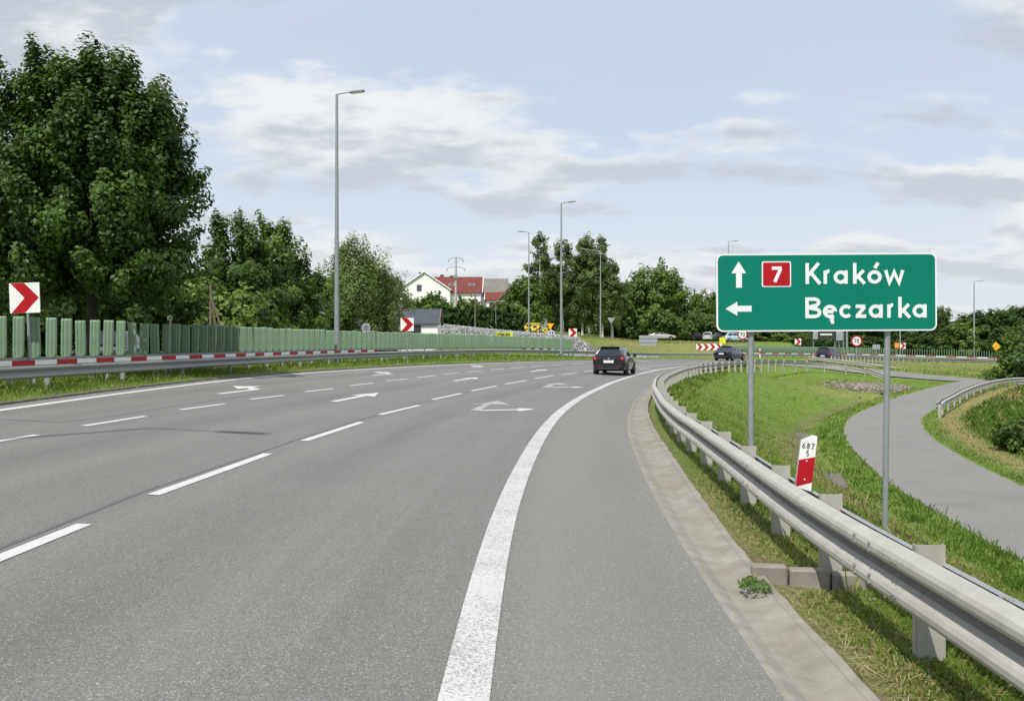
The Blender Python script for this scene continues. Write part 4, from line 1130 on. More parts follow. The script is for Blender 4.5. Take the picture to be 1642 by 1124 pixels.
delineator(938.5, 563, 96, 'small white and red marker post at the end of the green blades')
delineator(1218.5, 574, 106, 'small red and white marker post right of the left sign post, beyond the rail', 1.0)
delineator(1304, 573.5, 128, 'tiny pale marker post left of the dark people carrier', .5)

# ================================================================ lamp posts
def lamp(px, Z, ytop, label, arm, base=None, r=.11, arm_az=0.0, name='street_lamp', x=None, H=None, group=None):
    x = W(px, Z) if x is None else x; zb = tz(x, Z) if base is None else base; zt = E(ytop, Z) if H is None else zb + H
    t = thing(name, label, 'street lamp', (x, Z, zb), group=group); H = zt - zb
    m = MB(); m.tube([(0, 0, -.3), (0, 0, .02)], .17, 12); m.box((0, 0, .03), (.42, .42, .03)); m.build('foot', M_POLE, t)
    m = MB(); k = 12; m.tube([(0, 0, H * q / k) for q in range(k + 1)], [r * (1 - .52 * q / k) for q in range(k + 1)], 14)
    m.box((0, -r * .98, .9), (.09, .02, .4)); m.build('pole', M_POLE, t)
    sgn = 1 if arm > 0 else -1; a = abs(arm); rise = .12 * a
    m = MB(); m.tube([(0, 0, H - .05), (0, 0, H), (sgn * .18, 0, H + .05), (sgn * a * .7, 0, H + rise)], [.05, .05, .04, .035], 8); m.build('arm', M_POLE, t)
    m = MB(); L0 = a * .62; c = Vector((sgn * (L0 + .38), 0, H + rise + .02)); rot = Matrix.Rotation(-sgn * math.atan(.12), 3, 'Y')
    m.box(c, (.78, .30, .09), rot, bev=.03); lh = m.build('lamp_head', M_GALVD, t)
    m = MB(); m.box(c + Vector((0, 0, -.055)), (.55, .22, .03), rot); m.build('lens', M_SIGNW, lh)
    t.rotation_euler = (0, 0, arm_az); return t
lamp(540, 49.6, 152, 'tallest lamp post, at the median, its short arm pointing right', 1.05, base=.62, r=.135)
lamp(900, 92, 326, 'tall lamp post with its arm to the right in front of the birches', .95, base=.72, r=.135)
lamp(848, 114, 373, 'lamp post with its arm to the left beside the yellow machines', -.85, r=.11)
lamp(963, 136, 404, 'lamp post with a long level arm to the left, behind the black estate car', -3.2, r=.12)
lamp(1168, 158, 388, 'lamp post rising behind the upper left corner of the green sign', 1.4, r=.11)
lamp(1562, 160, 452, 'lone lamp post against the wood, right of the green sign', 1.4, r=.15)
lamp(1358, 158.5, 470, 'grey post seen under the green sign beside the message board', 1.2, r=.2)
lamp(1443.5, 158, 462, 'slim pale pole behind the orange plate, its top hidden by the green sign', 1.2, r=.12)
lamp(795, 132, 484, 'short lamp post on the crest of the rubble bank near the white house', .8, r=.07)
lamp(0, 6.7, 0, 'lamp post beside the left kerb whose shadow falls on the road', 1.7, x=-10.4, H=14.8, arm_az=-.15, r=.10)

# ================================================================ vegetation
def leaf_quads(P, Nrm, size, tint, elong=1.5):
    """flat leaf faces at points P with normals Nrm (folded rhombs)"""
    n = len(P); a = np.cross(Nrm, rng.normal(size=(n, 3))); a /= np.linalg.norm(a, axis=1)[:, None] + 1e-9
    b = np.cross(Nrm, a); s = size[:, None]
    V_ = np.empty((n, 4, 3)); V_[:, 0] = P - a * s * .5 * elong; V_[:, 1] = P + b * s * .5 + Nrm * s * .08; V_[:, 2] = P + a * s * .5 * elong; V_[:, 3] = P - b * s * .5 + Nrm * s * .08
    return V_.reshape(-1, 3), np.arange(n * 4).reshape(n, 4), tint
def crown(seed, H, z0, R, env, nclump, nleaf, leaf, cr, c_lo, c_hi, droop=0.0, shell=.55, spike=0, squash=(1, 1), up=.5, gap=0.0, lobe=1.0):
    r = np.random.default_rng(seed)
    tt = np.linspace(0, 1, 200); e = np.interp(tt, [p[0] for p in env], [p[1] for p in env])
    cdf = np.cumsum(e ** 1.6 + .02); cdf /= cdf[-1]
    t = np.interp(r.random(nclump), cdf, tt); a = r.random(nclump) * 2 * np.pi
    lob = 1 + lobe * (.22 * np.sin(a * 3 + seed) * np.sin(t * 9 + seed * 1.7) + .14 * np.sin(a * 5 + t * 13))
    rr = np.interp(t, tt, e) * R * lob * (1 - shell * r.random(nclump) ** 1.5)
    C = np.stack([rr * np.cos(a) * squash[0], rr * np.sin(a) * squash[1], z0 + t * (H - z0)], 1)
    if gap: C = C[np.sin(C[:, 0] * 1.9 + seed) + np.sin(C[:, 1] * 1.7) + np.sin(C[:, 2] * 1.5 + seed * 2) < 1.9 - gap]
    outw = C - np.array([0, 0, z0 + .45 * (H - z0)]); outw /= np.linalg.norm(outw, axis=1)[:, None] + 1e-6
    ax = outw * .7 + np.array([0, 0, up]) + r.normal(size=C.shape) * .35
    if droop: ax = ax * (1 - droop) + np.array([0, 0, -1.3]) * droop
    ax /= np.linalg.norm(ax, axis=1)[:, None]
    if spike:
        k = r.integers(0, len(C), spike); top = C[k] + ax[k] * cr * 1.9; C = np.vstack([C, top]); ax = np.vstack([ax, ax[k]]); outw = np.vstack([outw, outw[k]])
    m = len(C); crs = cr * (.65 + .7 * r.random(m)); crs[nclump if False else m - spike:] *= .5 if spike else 1
    ct = r.random(m); w = crs ** 2.2; idx = r.choice(m, nleaf, p=w / w.sum())
    d = r.normal(size=(nleaf, 3)); d /= np.linalg.norm(d, axis=1)[:, None]
    d *= (r.random(nleaf) ** .42)[:, None]
    al = (d * ax[idx]).sum(1)[:, None]; d = d * .78 + ax[idx] * al * (.85 + 1.2 * droop)
    P = C[idx] + d * crs[idx][:, None]
    nn = d + outw[idx] * .5 + np.array([0, 0, .45]) + r.normal(size=(nleaf, 3)) * .55; nn /= np.linalg.norm(nn, axis=1)[:, None] + 1e-9
    k = np.clip(ct[idx] * .6 + r.random(nleaf) * .4, 0, 1)[:, None]
    col = np.array(c_lo) * (1 - k) + np.array(c_hi) * k; col = col * (.8 + .4 * r.random(nleaf))[:, None]
    sz = leaf * (.6 + .8 * r.random(nleaf))
    return leaf_quads(P, nn, sz, col), C
def tree(name, label, cat, x, y, H, z0, R, env, nclump, nleaf, leaf, cr, c_lo, c_hi, seed=1, trunk_r=.2, bark=None, limbs=9, z=None, group=None, mat=None, trunks=1, lean=0, **kw):
    zb = tz(x, y) if z is None else z
    t = thing(name, label, cat, (x, y, zb), group=group)
    (V_, F, col), C = crown(seed, H, z0, R, env, nclump, nleaf, leaf, cr, c_lo, c_hi, **kw)
    np_mesh('crown', V_, F, mat or M_LEAF, t, cols=col)
    r = random.Random(seed)
    for q in range(trunks):
        m = MB(); ox, oy = (0, 0) if trunks == 1 else (r.uniform(-.7, .7), r.uniform(-.5, .5)); top = H * (.86 if trunks == 1 else r.uniform(.7, .88)); k = 9
        path = [(ox + ox * 1.0 * (i / k) + math.sin(i * 1.3 + seed + q) * .012 * H * i / k * .6 + lean * i / k, oy + math.cos(i * 1.1 + seed) * .01 * H * i / k, -.2 + (top + .2) * i / k) for i in range(k + 1)]
        m.tube(path, [trunk_r * ((1.25 if i == 0 else 1) - .86 * i / k) for i in range(k + 1)], 10)
        tr = m.build('trunk', bark or M_BARK, t)
        for b in range(limbs // trunks):
            c = C[r.randrange(len(C))]
            for _ in range(12):
                if c[2] > z0 + .22 * (H - z0): break
                c = C[r.randrange(len(C))]
            zt = max(z0 * .8, min(top * .9, c[2] - abs(c[0]) * .5 - .3)); i = min(k - 1, int((zt + .2) / (top + .2) * k)); p0 = Vector(path[i])
            mid = (p0 + Vector(c)) / 2 + Vector((0, 0, -.05 * H * .3)); r0 = trunk_r * (1 - .86 * i / k) * .5
            m = MB(); m.tube([p0, p0.lerp(mid, .5), mid, Vector(c)], [r0, r0 * .75, r0 * .5, r0 * .18], 6); m.build('limb', bark or M_BARK, t)
    return t
ROUND = [(0, .55), (.15, .9), (.4, 1), (.65, .9), (.85, .62), (1, .22)]
OVAL = [(0, .35), (.2, .8), (.45, 1), (.7, .82), (.9, .42), (1, .10)]
COLM = [(0, .55), (.15, .85), (.45, 1), (.75, .75), (.92, .4), (1, .08)]
DK_LO, DK_HI = (.024, .055, .008), (.082, .155, .018)
MD_LO, MD_HI = (.050, .095, .016), (.165, .255, .040)
LT_LO, LT_HI = (.050, .088, .018), (.125, .190, .040)
BI_LO, BI_HI = (.080, .125, .032), (.200, .270, .080)

# the big maple by the median
tree('maple_tree', 'big dark maple with a broad ragged crown, behind the blades at the far left', 'tree', -13.3, 31.0, 9.9, 2.6, 3.05,
     [(0, .80), (.12, .98), (.35, 1.04), (.55, .96), (.72, .84), (.86, .70), (.95, .52), (1, .34)], 520, 150000, .098, .50, DK_LO, (.085, .160, .018), seed=6, trunk_r=.2, limbs=26, shell=.62, spike=60, z=.62, gap=-.2, up=.9, lobe=.35)
tree('maple_tree', 'part of a second dark broadleaf tree cut by the left picture edge', 'tree', -20.6, 36, 8.2, 1.4, 3.2, ROUND, 150, 20000, .15, .75, DK_LO, DK_HI, seed=9, trunk_r=.16, limbs=8)
# dark wood behind the maple
for k, (x, y, H, R, sd, lb) in enumerate([
        (-24.5, 48, 6.4, 3.4, 21, 'dark bushy tree low behind the big maple, at the left edge'),
        (-21.5, 53, 6.0, 3.2, 22, 'dark bushy tree behind the trunk of the big maple'),
        (-20.0, 60, 5.6, 2.8, 23, 'mid green tree filling the gap right of the maple trunk'),
        (-28, 52, 8.0, 3.8, 24, 'shadowed tree at the left edge behind the chevron board'),
        (-17.2, 59, 3.9, 2.2, 25, 'low green thicket tree beside the wooden tripod poles')]):
    tree('broadleaf_tree', lb, 'tree', x, y, H, .4, R, ROUND, 110, 12000, .22, .85, DK_LO, MD_HI if k in (2, 4) else DK_HI, seed=sd, limbs=6)
# two tall ash trees
tree('ash_tree', 'tall feathery ash tree right of the big maple, its top leaning left', 'tree', W(372, 66), 66, E(336, 66) - .9, 1.2, 2.9, [(0, .9), (.3, 1), (.55, .85), (.75, .55), (.9, .28), (1, .1)], 170, 36000, .15, .60, MD_LO, (.085, .15, .022), seed=31, trunk_r=.14, limbs=10, spike=14, up=.9)
tree('ash_tree', 'tall dense ash tree between the wooden poles and the lamp post', 'tree', W(438, 70), 70, E(346, 70) - .9, .8, 3.1, [(0, 1), (.3, 1.05), (.55, .85), (.75, .6), (.9, .3), (1, .1)], 190, 42000, .15, .62, MD_LO, MD_HI, seed=32, trunk_r=.15, limbs=10, spike=14, up=.8)
tree('alder_tree', 'slender tree with sparse twigs left of the tall lamp post', 'tree', W(487, 72), 72, E(398, 72) - .9, .6, 1.7, OVAL, 60, 7000, .19, .55, MD_LO, MD_HI, seed=33, trunk_r=.1, limbs=8, spike=8)
tree('shrub_tree', 'dark low tree at the foot of the tall lamp post', 'tree', W(505, 84), 84, 4.0, .1, 2.4, ROUND, 60, 6500, .22, .7, DK_LO, DK_HI, seed=34, limbs=4)
# weeping birches by the lamp
tree('weeping_birch', 'large weeping birch right behind the tall lamp post', 'tree', W(572, 92), 92, E(376, 92) - 1.3, .6, 3.5, [(0, .95), (.25, 1), (.5, .9), (.75, .62), (.92, .3), (1, .08)], 240, 56000, .135, .75, BI_LO, BI_HI, seed=41, trunk_r=.17, bark=M_BIRCH, limbs=8, droop=.62, shell=.45)
tree('weeping_birch', 'pale thin birch with several white stems left of the white house', 'tree', W(625, 96), 96, E(407, 96) - 1.4, 2.0, 1.8, OVAL, 70, 5200, .14, .62, (.11, .15, .055), (.24, .28, .12), seed=42, trunk_r=.09, bark=M_BIRCH, limbs=8, droop=.6, trunks=3)
tree('weeping_birch', 'young birch with one white stem between the big birch and the pale one', 'tree', W(598, 94), 94, E(428, 94) - 1.4, 1.6, 1.3, OVAL, 70, 8500, .17, .7, BI_LO, BI_HI, seed=43, trunk_r=.09, bark=M_BIRCH, limbs=4, droop=.6)
tree('shrub_tree', 'low bush under the birches beside the dark cabin', 'shrub', W(600, 99), 99, 2.6, .1, 2.6, ROUND, 50, 6000, .22, .6, DK_LO, MD_HI, seed=44, limbs=3)
# tall birch stand
for k, (px, Z, py, R, sd, lb) in enumerate([
        (866, 150, 381, 2.6, 51, 'leftmost birch of the tall stand, behind the left-armed lamp post'),
        (903, 152, 383, 2.5, 52, 'birch directly behind the lamp post in the tall stand'),
        (934, 150, 386, 2.0, 53, 'slim middle birch of the tall stand'),
        (944, 158, 374, 2.2, 54, 'highest birch of the tall stand'),
        (966, 150, 380, 1.9, 55, 'sparse topped birch on the right of the tall stand'),
        (982, 150, 420, 2.2, 56, 'rightmost birch of the tall stand, lower than the rest')]):
    z = tz(W(px, Z), Z)
    tree('birch_tree', lb, 'tree', W(px, Z), Z, E(py, Z) - z, 2.2, R * .86, COLM, 95, 17000, .19, .68, (.055, .090, .024), (.155, .215, .060), seed=sd, trunk_r=.17, bark=M_BIRCH, limbs=5, droop=.42, spike=10)
tree('broadleaf_tree', 'dark tree filling the gap between the birch stand and the rounded oak', 'tree', W(988, 166), 166, 8.0, .5, 3.6, ROUND, 90, 11000, .33, 1.1, DK_LO, MD_HI, seed=57, limbs=4)
tree('broadleaf_tree', 'bushy green tree between the right house and the birch stand', 'tree', W(842, 142), 142, 7.2, .3, 2.6, ROUND, 70, 8000, .28, .8, MD_LO, MD_HI, seed=58, limbs=4)
# oak and the trees to the sign
for k, (px, Z, py, R, sd, lb) in enumerate([
        (1045, 168, 433, 6.6, 61, 'large rounded oak left of the green sign'),
        (1098, 172, 462, 4.6, 62, 'second rounded tree just right of the large oak'),
        (1010, 166, 497, 3.6, 63, 'low light green tree at the foot of the large oak'),
        (1075, 164, 505, 3.8, 64, 'light green bushy tree below the large oak, above the parked cars'),
        (1126, 166, 492, 3.3, 65, 'light green tree touching the left edge of the green sign'),
        (1150, 174, 470, 2.2, 66, 'thin pale tree beside the left edge of the green sign')]):
    z = tz(W(px, Z), Z); H = E(py, Z) - z
    tree('broadleaf_tree', lb, 'tree', W(px, Z), Z, H, .3 if R < 6 else 2, R, ROUND, 170 if R > 6 else 90, 20000 if R > 6 else 10000, .32, 1.15, MD_LO, MD_HI if sd in (61, 62) else (.10, .165, .03), seed=sd, trunk_r=.25, limbs=6, spike=8)
# the wood on the right: four kinds, each copied
protos = []
G_WOOD = 'trees of the wood behind the far barrier'
wood = []
px = 1128
rw = random.Random(4)
while px < 1760:
    Z = rw.uniform(186, 206); wood.append((px + rw.uniform(-5, 5), Z, 0)); px += rw.uniform(18, 27)
def wood_top(px):
    return float(np.interp(px, [1120, 1180, 1300, 1480, 1500, 1515, 1530, 1545, 1560, 1580, 1600, 1620, 1642, 1760], [500, 470, 466, 482, 490, 500, 508, 502, 496, 492, 494, 486, 482, 470]))
WL = ['broadleaf tree in the dark wood behind the far barrier']
for k, (px, Z, _) in enumerate(wood):
    x = W(px, Z); z = tz(x, Z); H = E(wood_top(px) + rw.uniform(-2, 9), Z) - z - .8
    if k < 4:
        t = tree('wood_tree', 'broadleaf tree in the dark wood behind the far barrier', 'tree', x, Z, 9.0, .2, 3.7, ROUND if k % 2 else OVAL, 100, 11000, .36, 1.0, DK_LO, MD_HI if k % 2 else (.07, .13, .02), seed=70 + k, trunk_r=.2, limbs=4, z=z, group=G_WOOD, spike=6)
        t.scale = (1.05, 1.05, H / 9.0); protos.append(t)
    else:
        s_ = rw.uniform(.95, 1.25); dup(protos[k % 4], (x, Z, z), rw.uniform(0, 6.28), scale=(s_, s_, H / 9.0))
# lower fringe in front of the wood
px = 1120; k = 0
while px < 1750:
    Z = rw.uniform(172, 182) if px < 1170 else rw.uniform(161, 170); x = W(px, Z); z = tz(x, Z); k += 1
    H = (1.62 - z) + rw.uniform(.8, 3.4)
    dup(protos[k % 4], (x, Z, z - .3), rw.uniform(0, 6.28), label='low bushy tree at the edge of the wood behind the far barrier', group='low trees at the edge of the wood', scale=(.8, .8, H / 9.0)); px += rw.uniform(20, 32)
# distant tree line left
px = -80; k = 0
while px < 1000:
    Z = rw.uniform(215, 240); x = W(px, Z); z = tz(x, Z); k += 1
    if not 640 < px < 835:
        H = rw.uniform(8.5, 12); dup(protos[k % 4], (x, Z, z - .5), rw.uniform(0, 6.28), label='distant dark tree of the wood line behind the left trees', group='distant wood line on the left', scale=(1.3, 1.3, H / 9.0))
    px += rw.uniform(38, 55)
# right edge tree and scrub
tree('hazel_shrub', 'leafy green tree cut by the right picture edge above the service road rail', 'tree', W(1652, 78), 78, 4.6, .1, 2.6, ROUND, 120, 16000, .17, .55, MD_LO, (.10, .17, .026), seed=81, limbs=6, z=-2.1, spike=8)
tree('scrub_bush', 'low bush in the tall grass at the right picture edge', 'shrub', W(1652, 33), 33, 1.0, .0, 1.0, ROUND, 60, 6000, .09, .28, MD_LO, (.11, .19, .03), seed=82, limbs=4, spike=6)
# garden shrubs before the white house
for k, (px, Z, py, R, sd, lb) in enumerate([
        (655, 140, 470, 2.4, 91, 'spiky garden shrub before the gable, left of the window'),
        (676, 143, 478, 1.7, 92, 'small garden shrub below the gable window'),
        (701, 140, 468, 2.2, 93, 'garden shrub at the right corner of the white gable'),
        (688, 141, 464, .9, 94, 'thin young conifer in front of the gable'),
        (744, 139, 472, 3.0, 95, 'widest garden shrub, under the middle of the red roof'),
        (768, 140, 486, 1.8, 96, 'garden shrub under the right end of the red roof'),
        (722, 142, 490, 1.5, 97, 'low garden shrub between the two larger ones'),
        (806, 141, 480, 2.1, 98, 'green garden shrub left of the dark gabled house')]):
    z = tz(W(px, Z), Z); H = max(1.6, E(py, Z) - z - 1.0); R *= .85
    tree('garden_shrub', lb, 'shrub', W(px, Z), Z, H, .2, R, ROUND, 60, 5500, .24, .6, DK_LO, MD_HI, seed=sd, limbs=4, spike=16, up=1.0)
ORD = 'first second third fourth fifth sixth seventh eighth ninth tenth eleventh twelfth thirteenth fourteenth fifteenth'.split()
hp = None
for k in range(15):
    px = 706 + k * 9.2; Z = 131 + k * .15; x = W(px, Z); z = tz(x, Z)
    if hp is None:
        hp = tree('hedge_conifer', 'first clipped conifer from the left in the garden hedge above the rubble bank', 'shrub', x, Z, 2.5, .0, .5, [(0, .9), (.5, 1), (.85, .7), (1, .2)], 40, 3200, .14, .28, DK_LO, (.06, .12, .02), seed=101, trunk_r=.05, limbs=2, group='conifers of the garden hedge')
    else: dup(hp, (x, Z, z), rw.uniform(0, 6), scale=(1, 1, rw.uniform(.85, 1.15)), label=ORD[k] + ' clipped conifer from the left in the garden hedge above the rubble bank')

# ================================================================ grass
def blades_of_grass(name, X, Y, Z, h, w, lean, tint):
    n = len(X); a = rng.random(n) * 2 * np.pi; dx, dy = np.cos(a), np.sin(a)
    la = rng.random(n) * 2 * np.pi; lx, ly = np.cos(la) * lean, np.sin(la) * lean
    V_ = np.empty((n, 4, 3))
    V_[:, 0] = np.stack([X - dx * w, Y - dy * w, Z - .01], 1); V_[:, 1] = np.stack([X + dx * w, Y + dy * w, Z - .01], 1)
    V_[:, 2] = np.stack([X + dx * w * .5 + lx * h * .45, Y + dy * w * .5 + ly * h * .45, Z + h * .62], 1)
    V_[:, 3] = np.stack([X + lx * h, Y + ly * h, Z + h * (1 - .35 * lean)], 1)
    F = np.stack([np.arange(n) * 4, np.arange(n) * 4 + 1, np.arange(n) * 4 + 2, np.arange(n) * 4 + 3], 1)
    return np_mesh(name, V_.reshape(-1, 3), F, M_GRASS, cols=tint)
def grass_tint(n, p_dry, X, Y, lo=(.080, .140, .018), hi=(.205, .290, .048)):
    pat = .5 + .25 * np.sin(X * 1.3 + 1.7 * np.sin(Y * .7)) + .25 * np.sin(Y * 1.1 + 1.3 * np.cos(X * .9)) 
    k = np.clip(.72 * pat + .28 * rng.random(n), 0, 1)[:, None]; c = np.array(lo) * (1 - k) + np.array(hi) * k
    d = rng.random(n) < p_dry; s_ = rng.random((n, 1))
    return np.where(d[:, None], np.array((.24, .21, .08)) * (1 - s_) + np.array((.42, .37, .18)) * s_, c)
def scatter(name, n, sampler, ok, hgt, wid, lean, dry, tints=None):
    X, Y = sampler(n); z, q = terrain(X, Y, True)
    m = ok(X, Y, q) & ~q['inroad'] & (q['ap'] > PATH_HW - .10 * rng.random(len(X))) & (q['ae'] > EX_HW + .1) & (q['ao'] > OPP_HW + .1)
    X, Y, z = X[m], Y[m], z[m]; dist = np.hypot(X, Y)
    for kk in q: q[kk] = q[kk][m]
    clump = .55 + .45 * np.sin(X * 5.1 + 2 * np.sin(Y * 3.3)) * np.sin(Y * 4.3 + np.cos(X * 2.9))
    h = hgt(X, Y, q) * (.45 + .8 * rng.random(len(X))) * (.7 + .5 * clump)
    w = np.maximum(wid, dist * .00042) * (.7 + .6 * rng.random(len(X)))
    o = blades_of_grass(name, X, Y, z, h, w, lean, grass_tint(len(X), dry(X, Y, q), X, Y, **(tints or {})))
    return stuff(o)
def polar(r0, r1, t0, t1, p=1.0):
    def f(n):
        r = r0 * (r1 / r0) ** (rng.random(n) ** p); t = np.radians(t0 + (t1 - t0) * rng.random(n)); return r * np.sin(t), r * np.cos(t)
    return f
# verge between gutter and rail and just behind it
scatter('verge_grass', 230000, polar(3.2, 24, 3, 44), lambda X, Y, q: (q['u'] > .02 + .1 * rng.random(len(X))) & (q['u'] < 2.2) & ~((X < 2.35) & (X > 1.6) & (np.abs(Y - 7.15) < .38)) & (rng.random(len(X)) < np.clip(.12 + 1.1 * sstep(q['u'], .0, .45), 0, 1)),
        lambda X, Y, q: .022 + .045 * sstep(q['u'], .05, .5) + .05 * sstep(q['u'], .7, 1.6), .0022, .55,
        lambda X, Y, q: np.clip(.40 - .36 * sstep(q['u'], .25, .9) - .1 * sstep(Y, 7, 12), .05, 1))
# bank and ditch
scatter('bank_grass', 260000, polar(7, 80, 4, 42), lambda X, Y, q: (q['u'] > np.where(Y > 20, .35, 1.6)) & (q['dp'] > PATH_HW - .05),
        lambda X, Y, q: .035 + .025 * rng.random(len(X)) + .11 * (q['u'] < 1.5) * (Y > 22), .004, .75,
        lambda X, Y, q: np.clip(.05 + .85 * np.exp(-((q['dp'] - PATH_HW - 2.0) / .75) ** 2) * (Y < 34) * (.5 + .5 * np.sin(Y * 1.3 + X)), 0, 1))
scatter('path_edge_grass', 60000, polar(14, 70, 12, 44), lambda X, Y, q: (np.abs(q['dp'] - PATH_HW - .45) < .55) & (q['u'] > 2), lambda X, Y, q: .10 + .05 * rng.random(len(X)), .004, .5, lambda X, Y, q: np.full(len(X), .02), tints=dict(lo=(.050, .110, .012), hi=(.105, .205, .022)))
# tall grass on the outer side of the service road
scatter('meadow_grass', 150000, polar(16, 90, 22, 44), lambda X, Y, q: (q['dp'] < -PATH_HW) & (q['u'] > 3),
        lambda X, Y, q: .06 + .38 * sstep(-q['dp'], PATH_HW + 1.5, PATH_HW + 2.4), .006, .45,
        lambda X, Y, q: np.clip(.12 + .8 * np.exp(-((q['dp'] + PATH_HW + 1.15) / .5) ** 2) + .8 * np.exp(-(((X - 31) / 5) ** 2 + ((Y - 56) / 2.6) ** 2)), 0, 1), tints=dict(lo=(.045, .10, .012), hi=(.12, .22, .028)))
# left verge in front of and behind the median rail
scatter('median_grass', 150000, polar(17, 95, -34, 8), lambda X, Y, q: (q['dk'] > .15) & (q['dm'] < 5.5), lambda X, Y, q: .07 + .10 * sstep(q['dk'], .2, 1.2), .005, .5, lambda X, Y, q: np.full(len(X), .10))
scatter('tall_weeds', 16000, polar(4.5, 60, 4, 43), lambda X, Y, q: (q['u'] > .5) & ((np.sin(X * 2.3 + Y) * np.sin(Y * 1.7 - X * .6)) > .25), lambda X, Y, q: .14 + .16 * rng.random(len(X)), .0022, .35, lambda X, Y, q: np.full(len(X), .35))
scatter('field_grass', 90000, polar(86, 165, 4, 40), lambda X, Y, q: ((q['u'] > .5) | (q['dm'] > .8)), lambda X, Y, q: .06 + .09 * rng.random(len(X)), .01, .6, lambda X, Y, q: .25 + .35 * (q['dm'] > 0) * (np.sin(X * .5) > -.3))
# fallen straw on the verge
def straw():
    n = 2600; Y = 3.6 + 9 * rng.random(n) ** 1.6; X = np.interp(Y, L_GO.Q[:300, 1], L_GO.Q[:300, 0]) + .05 + .9 * rng.random(n)
    z, q = terrain(X, Y, True); m_ = ~((X < 2.35) & (np.abs(Y - 7.15) < .38)); X, Y, z = X[m_], Y[m_], z[m_]; n = len(X)
    a = rng.random(n) * 6.28; L0 = .03 + .16 * rng.random(n) ** 2; dx, dy = np.cos(a) * L0, np.sin(a) * L0; nx, ny = -np.sin(a) * .0016, np.cos(a) * .0016; h0 = z + .01 + .03 * rng.random(n); h1 = z + .01 + .04 * rng.random(n)
    V_ = np.empty((n, 4, 3)); V_[:, 0] = np.stack([X - nx, Y - ny, h0], 1); V_[:, 1] = np.stack([X + nx, Y + ny, h0], 1); V_[:, 2] = np.stack([X + dx + nx, Y + dy + ny, h1], 1); V_[:, 3] = np.stack([X + dx - nx, Y + dy - ny, h1], 1)
    k = rng.random((n, 1)); stuff(np_mesh('straw', V_.reshape(-1, 3), np.arange(n * 4).reshape(n, 4), M_GRASS, cols=np.array((.30, .23, .11)) * (1 - k) + np.array((.60, .53, .34)) * k))
straw()

# ================================================================ rubble
def stones(name, X, Y, Z, s, mat, tint_lo, tint_hi):
    base = np.array([[1, 0, 0], [-1, 0, 0], [0, 1, 0], [0, -1, 0], [0, 0, 1], [0, 0, -1]], float) ; tri = np.array([[0, 2, 4], [2, 1, 4], [1, 3, 4], [3, 0, 4], [2, 0, 5], [1, 2, 5], [3, 1, 5], [0, 3, 5]])
    n = len(X); A = rng.random(n) * 6.28; ca, sa = np.cos(A), np.sin(A)
    B = base[None] * (.5 + .6 * rng.random((n, 6, 1))) * np.array([1, .8, .6]) * s[:, None, None] + rng.normal(size=(n, 6, 3)) * s[:, None, None] * .12
    V_ = np.empty_like(B); V_[..., 0] = B[..., 0] * ca[:, None] - B[..., 1] * sa[:, None] + X[:, None]; V_[..., 1] = B[..., 0] * sa[:, None] + B[..., 1] * ca[:, None] + Y[:, None]; V_[..., 2] = B[..., 2] + Z[:, None]
    F = (tri[None] + (np.arange(n) * 6)[:, None, None]).reshape(-1, 3); k = rng.random((n, 1)); c = np.repeat(np.array(tint_lo) * (1 - k) + np.array(tint_hi) * k, 8, axis=0)
    return stuff(np_mesh(name, V_.reshape(-1, 3), F, mat, cols=c))
t_ = MT('stone'); a_ = t_.attr('tint'); t_.l(a_.outputs['Color'], t_.b.inputs['Base Color']); t_.rough(.9); M_STONE = t_.m
n = 15000; X = rng.uniform(-9.5, 16, n); Y = rng.uniform(106, 118.5, n)
dO, _ = L_OPP.near(X, Y); k = (np.abs(dO) > OPP_HW + .8) & (dO < 0) | ((X < -1) & (np.abs(dO) > OPP_HW + .6))
k = np.abs(dO) > OPP_HW + .6
X, Y = X[k], Y[k]; stones('rubble_bank', X, Y, terrain(X, Y) + .05, rng.uniform(.09, .26, len(X)), M_STONE, (.13, .135, .14), (.38, .38, .38))
n = 2200; X = rng.normal(24.6, 1.1, n); Y = rng.normal(67.3, 2.3, n); dP, _ = L_PATH.near(X, Y); k = np.abs(dP) > PATH_HW + .8; X, Y = X[k], Y[k]
stones('stone_scatter', X, Y, terrain(X, Y) + .03, rng.uniform(.05, .19, len(X)), M_STONE, (.08, .065, .05), (.30, .26, .21))
# concrete slabs set in the ditch
for (x0, y0, lb) in ((8.3, 25.2, 'broken concrete slab in the ditch, right of the kilometre post'), (12.3, 41.5, 'grey concrete slab in the ditch above the kilometre post')):
    t = thing('ditch_slab', lb, 'slab', (x0, y0, tz(x0, y0) + .03), rz=-.25)
    m = MB(); m.box((0, 0, 0), (.5, 2.4, .1), bev=.03); m.build('slab', M_KERB, t)

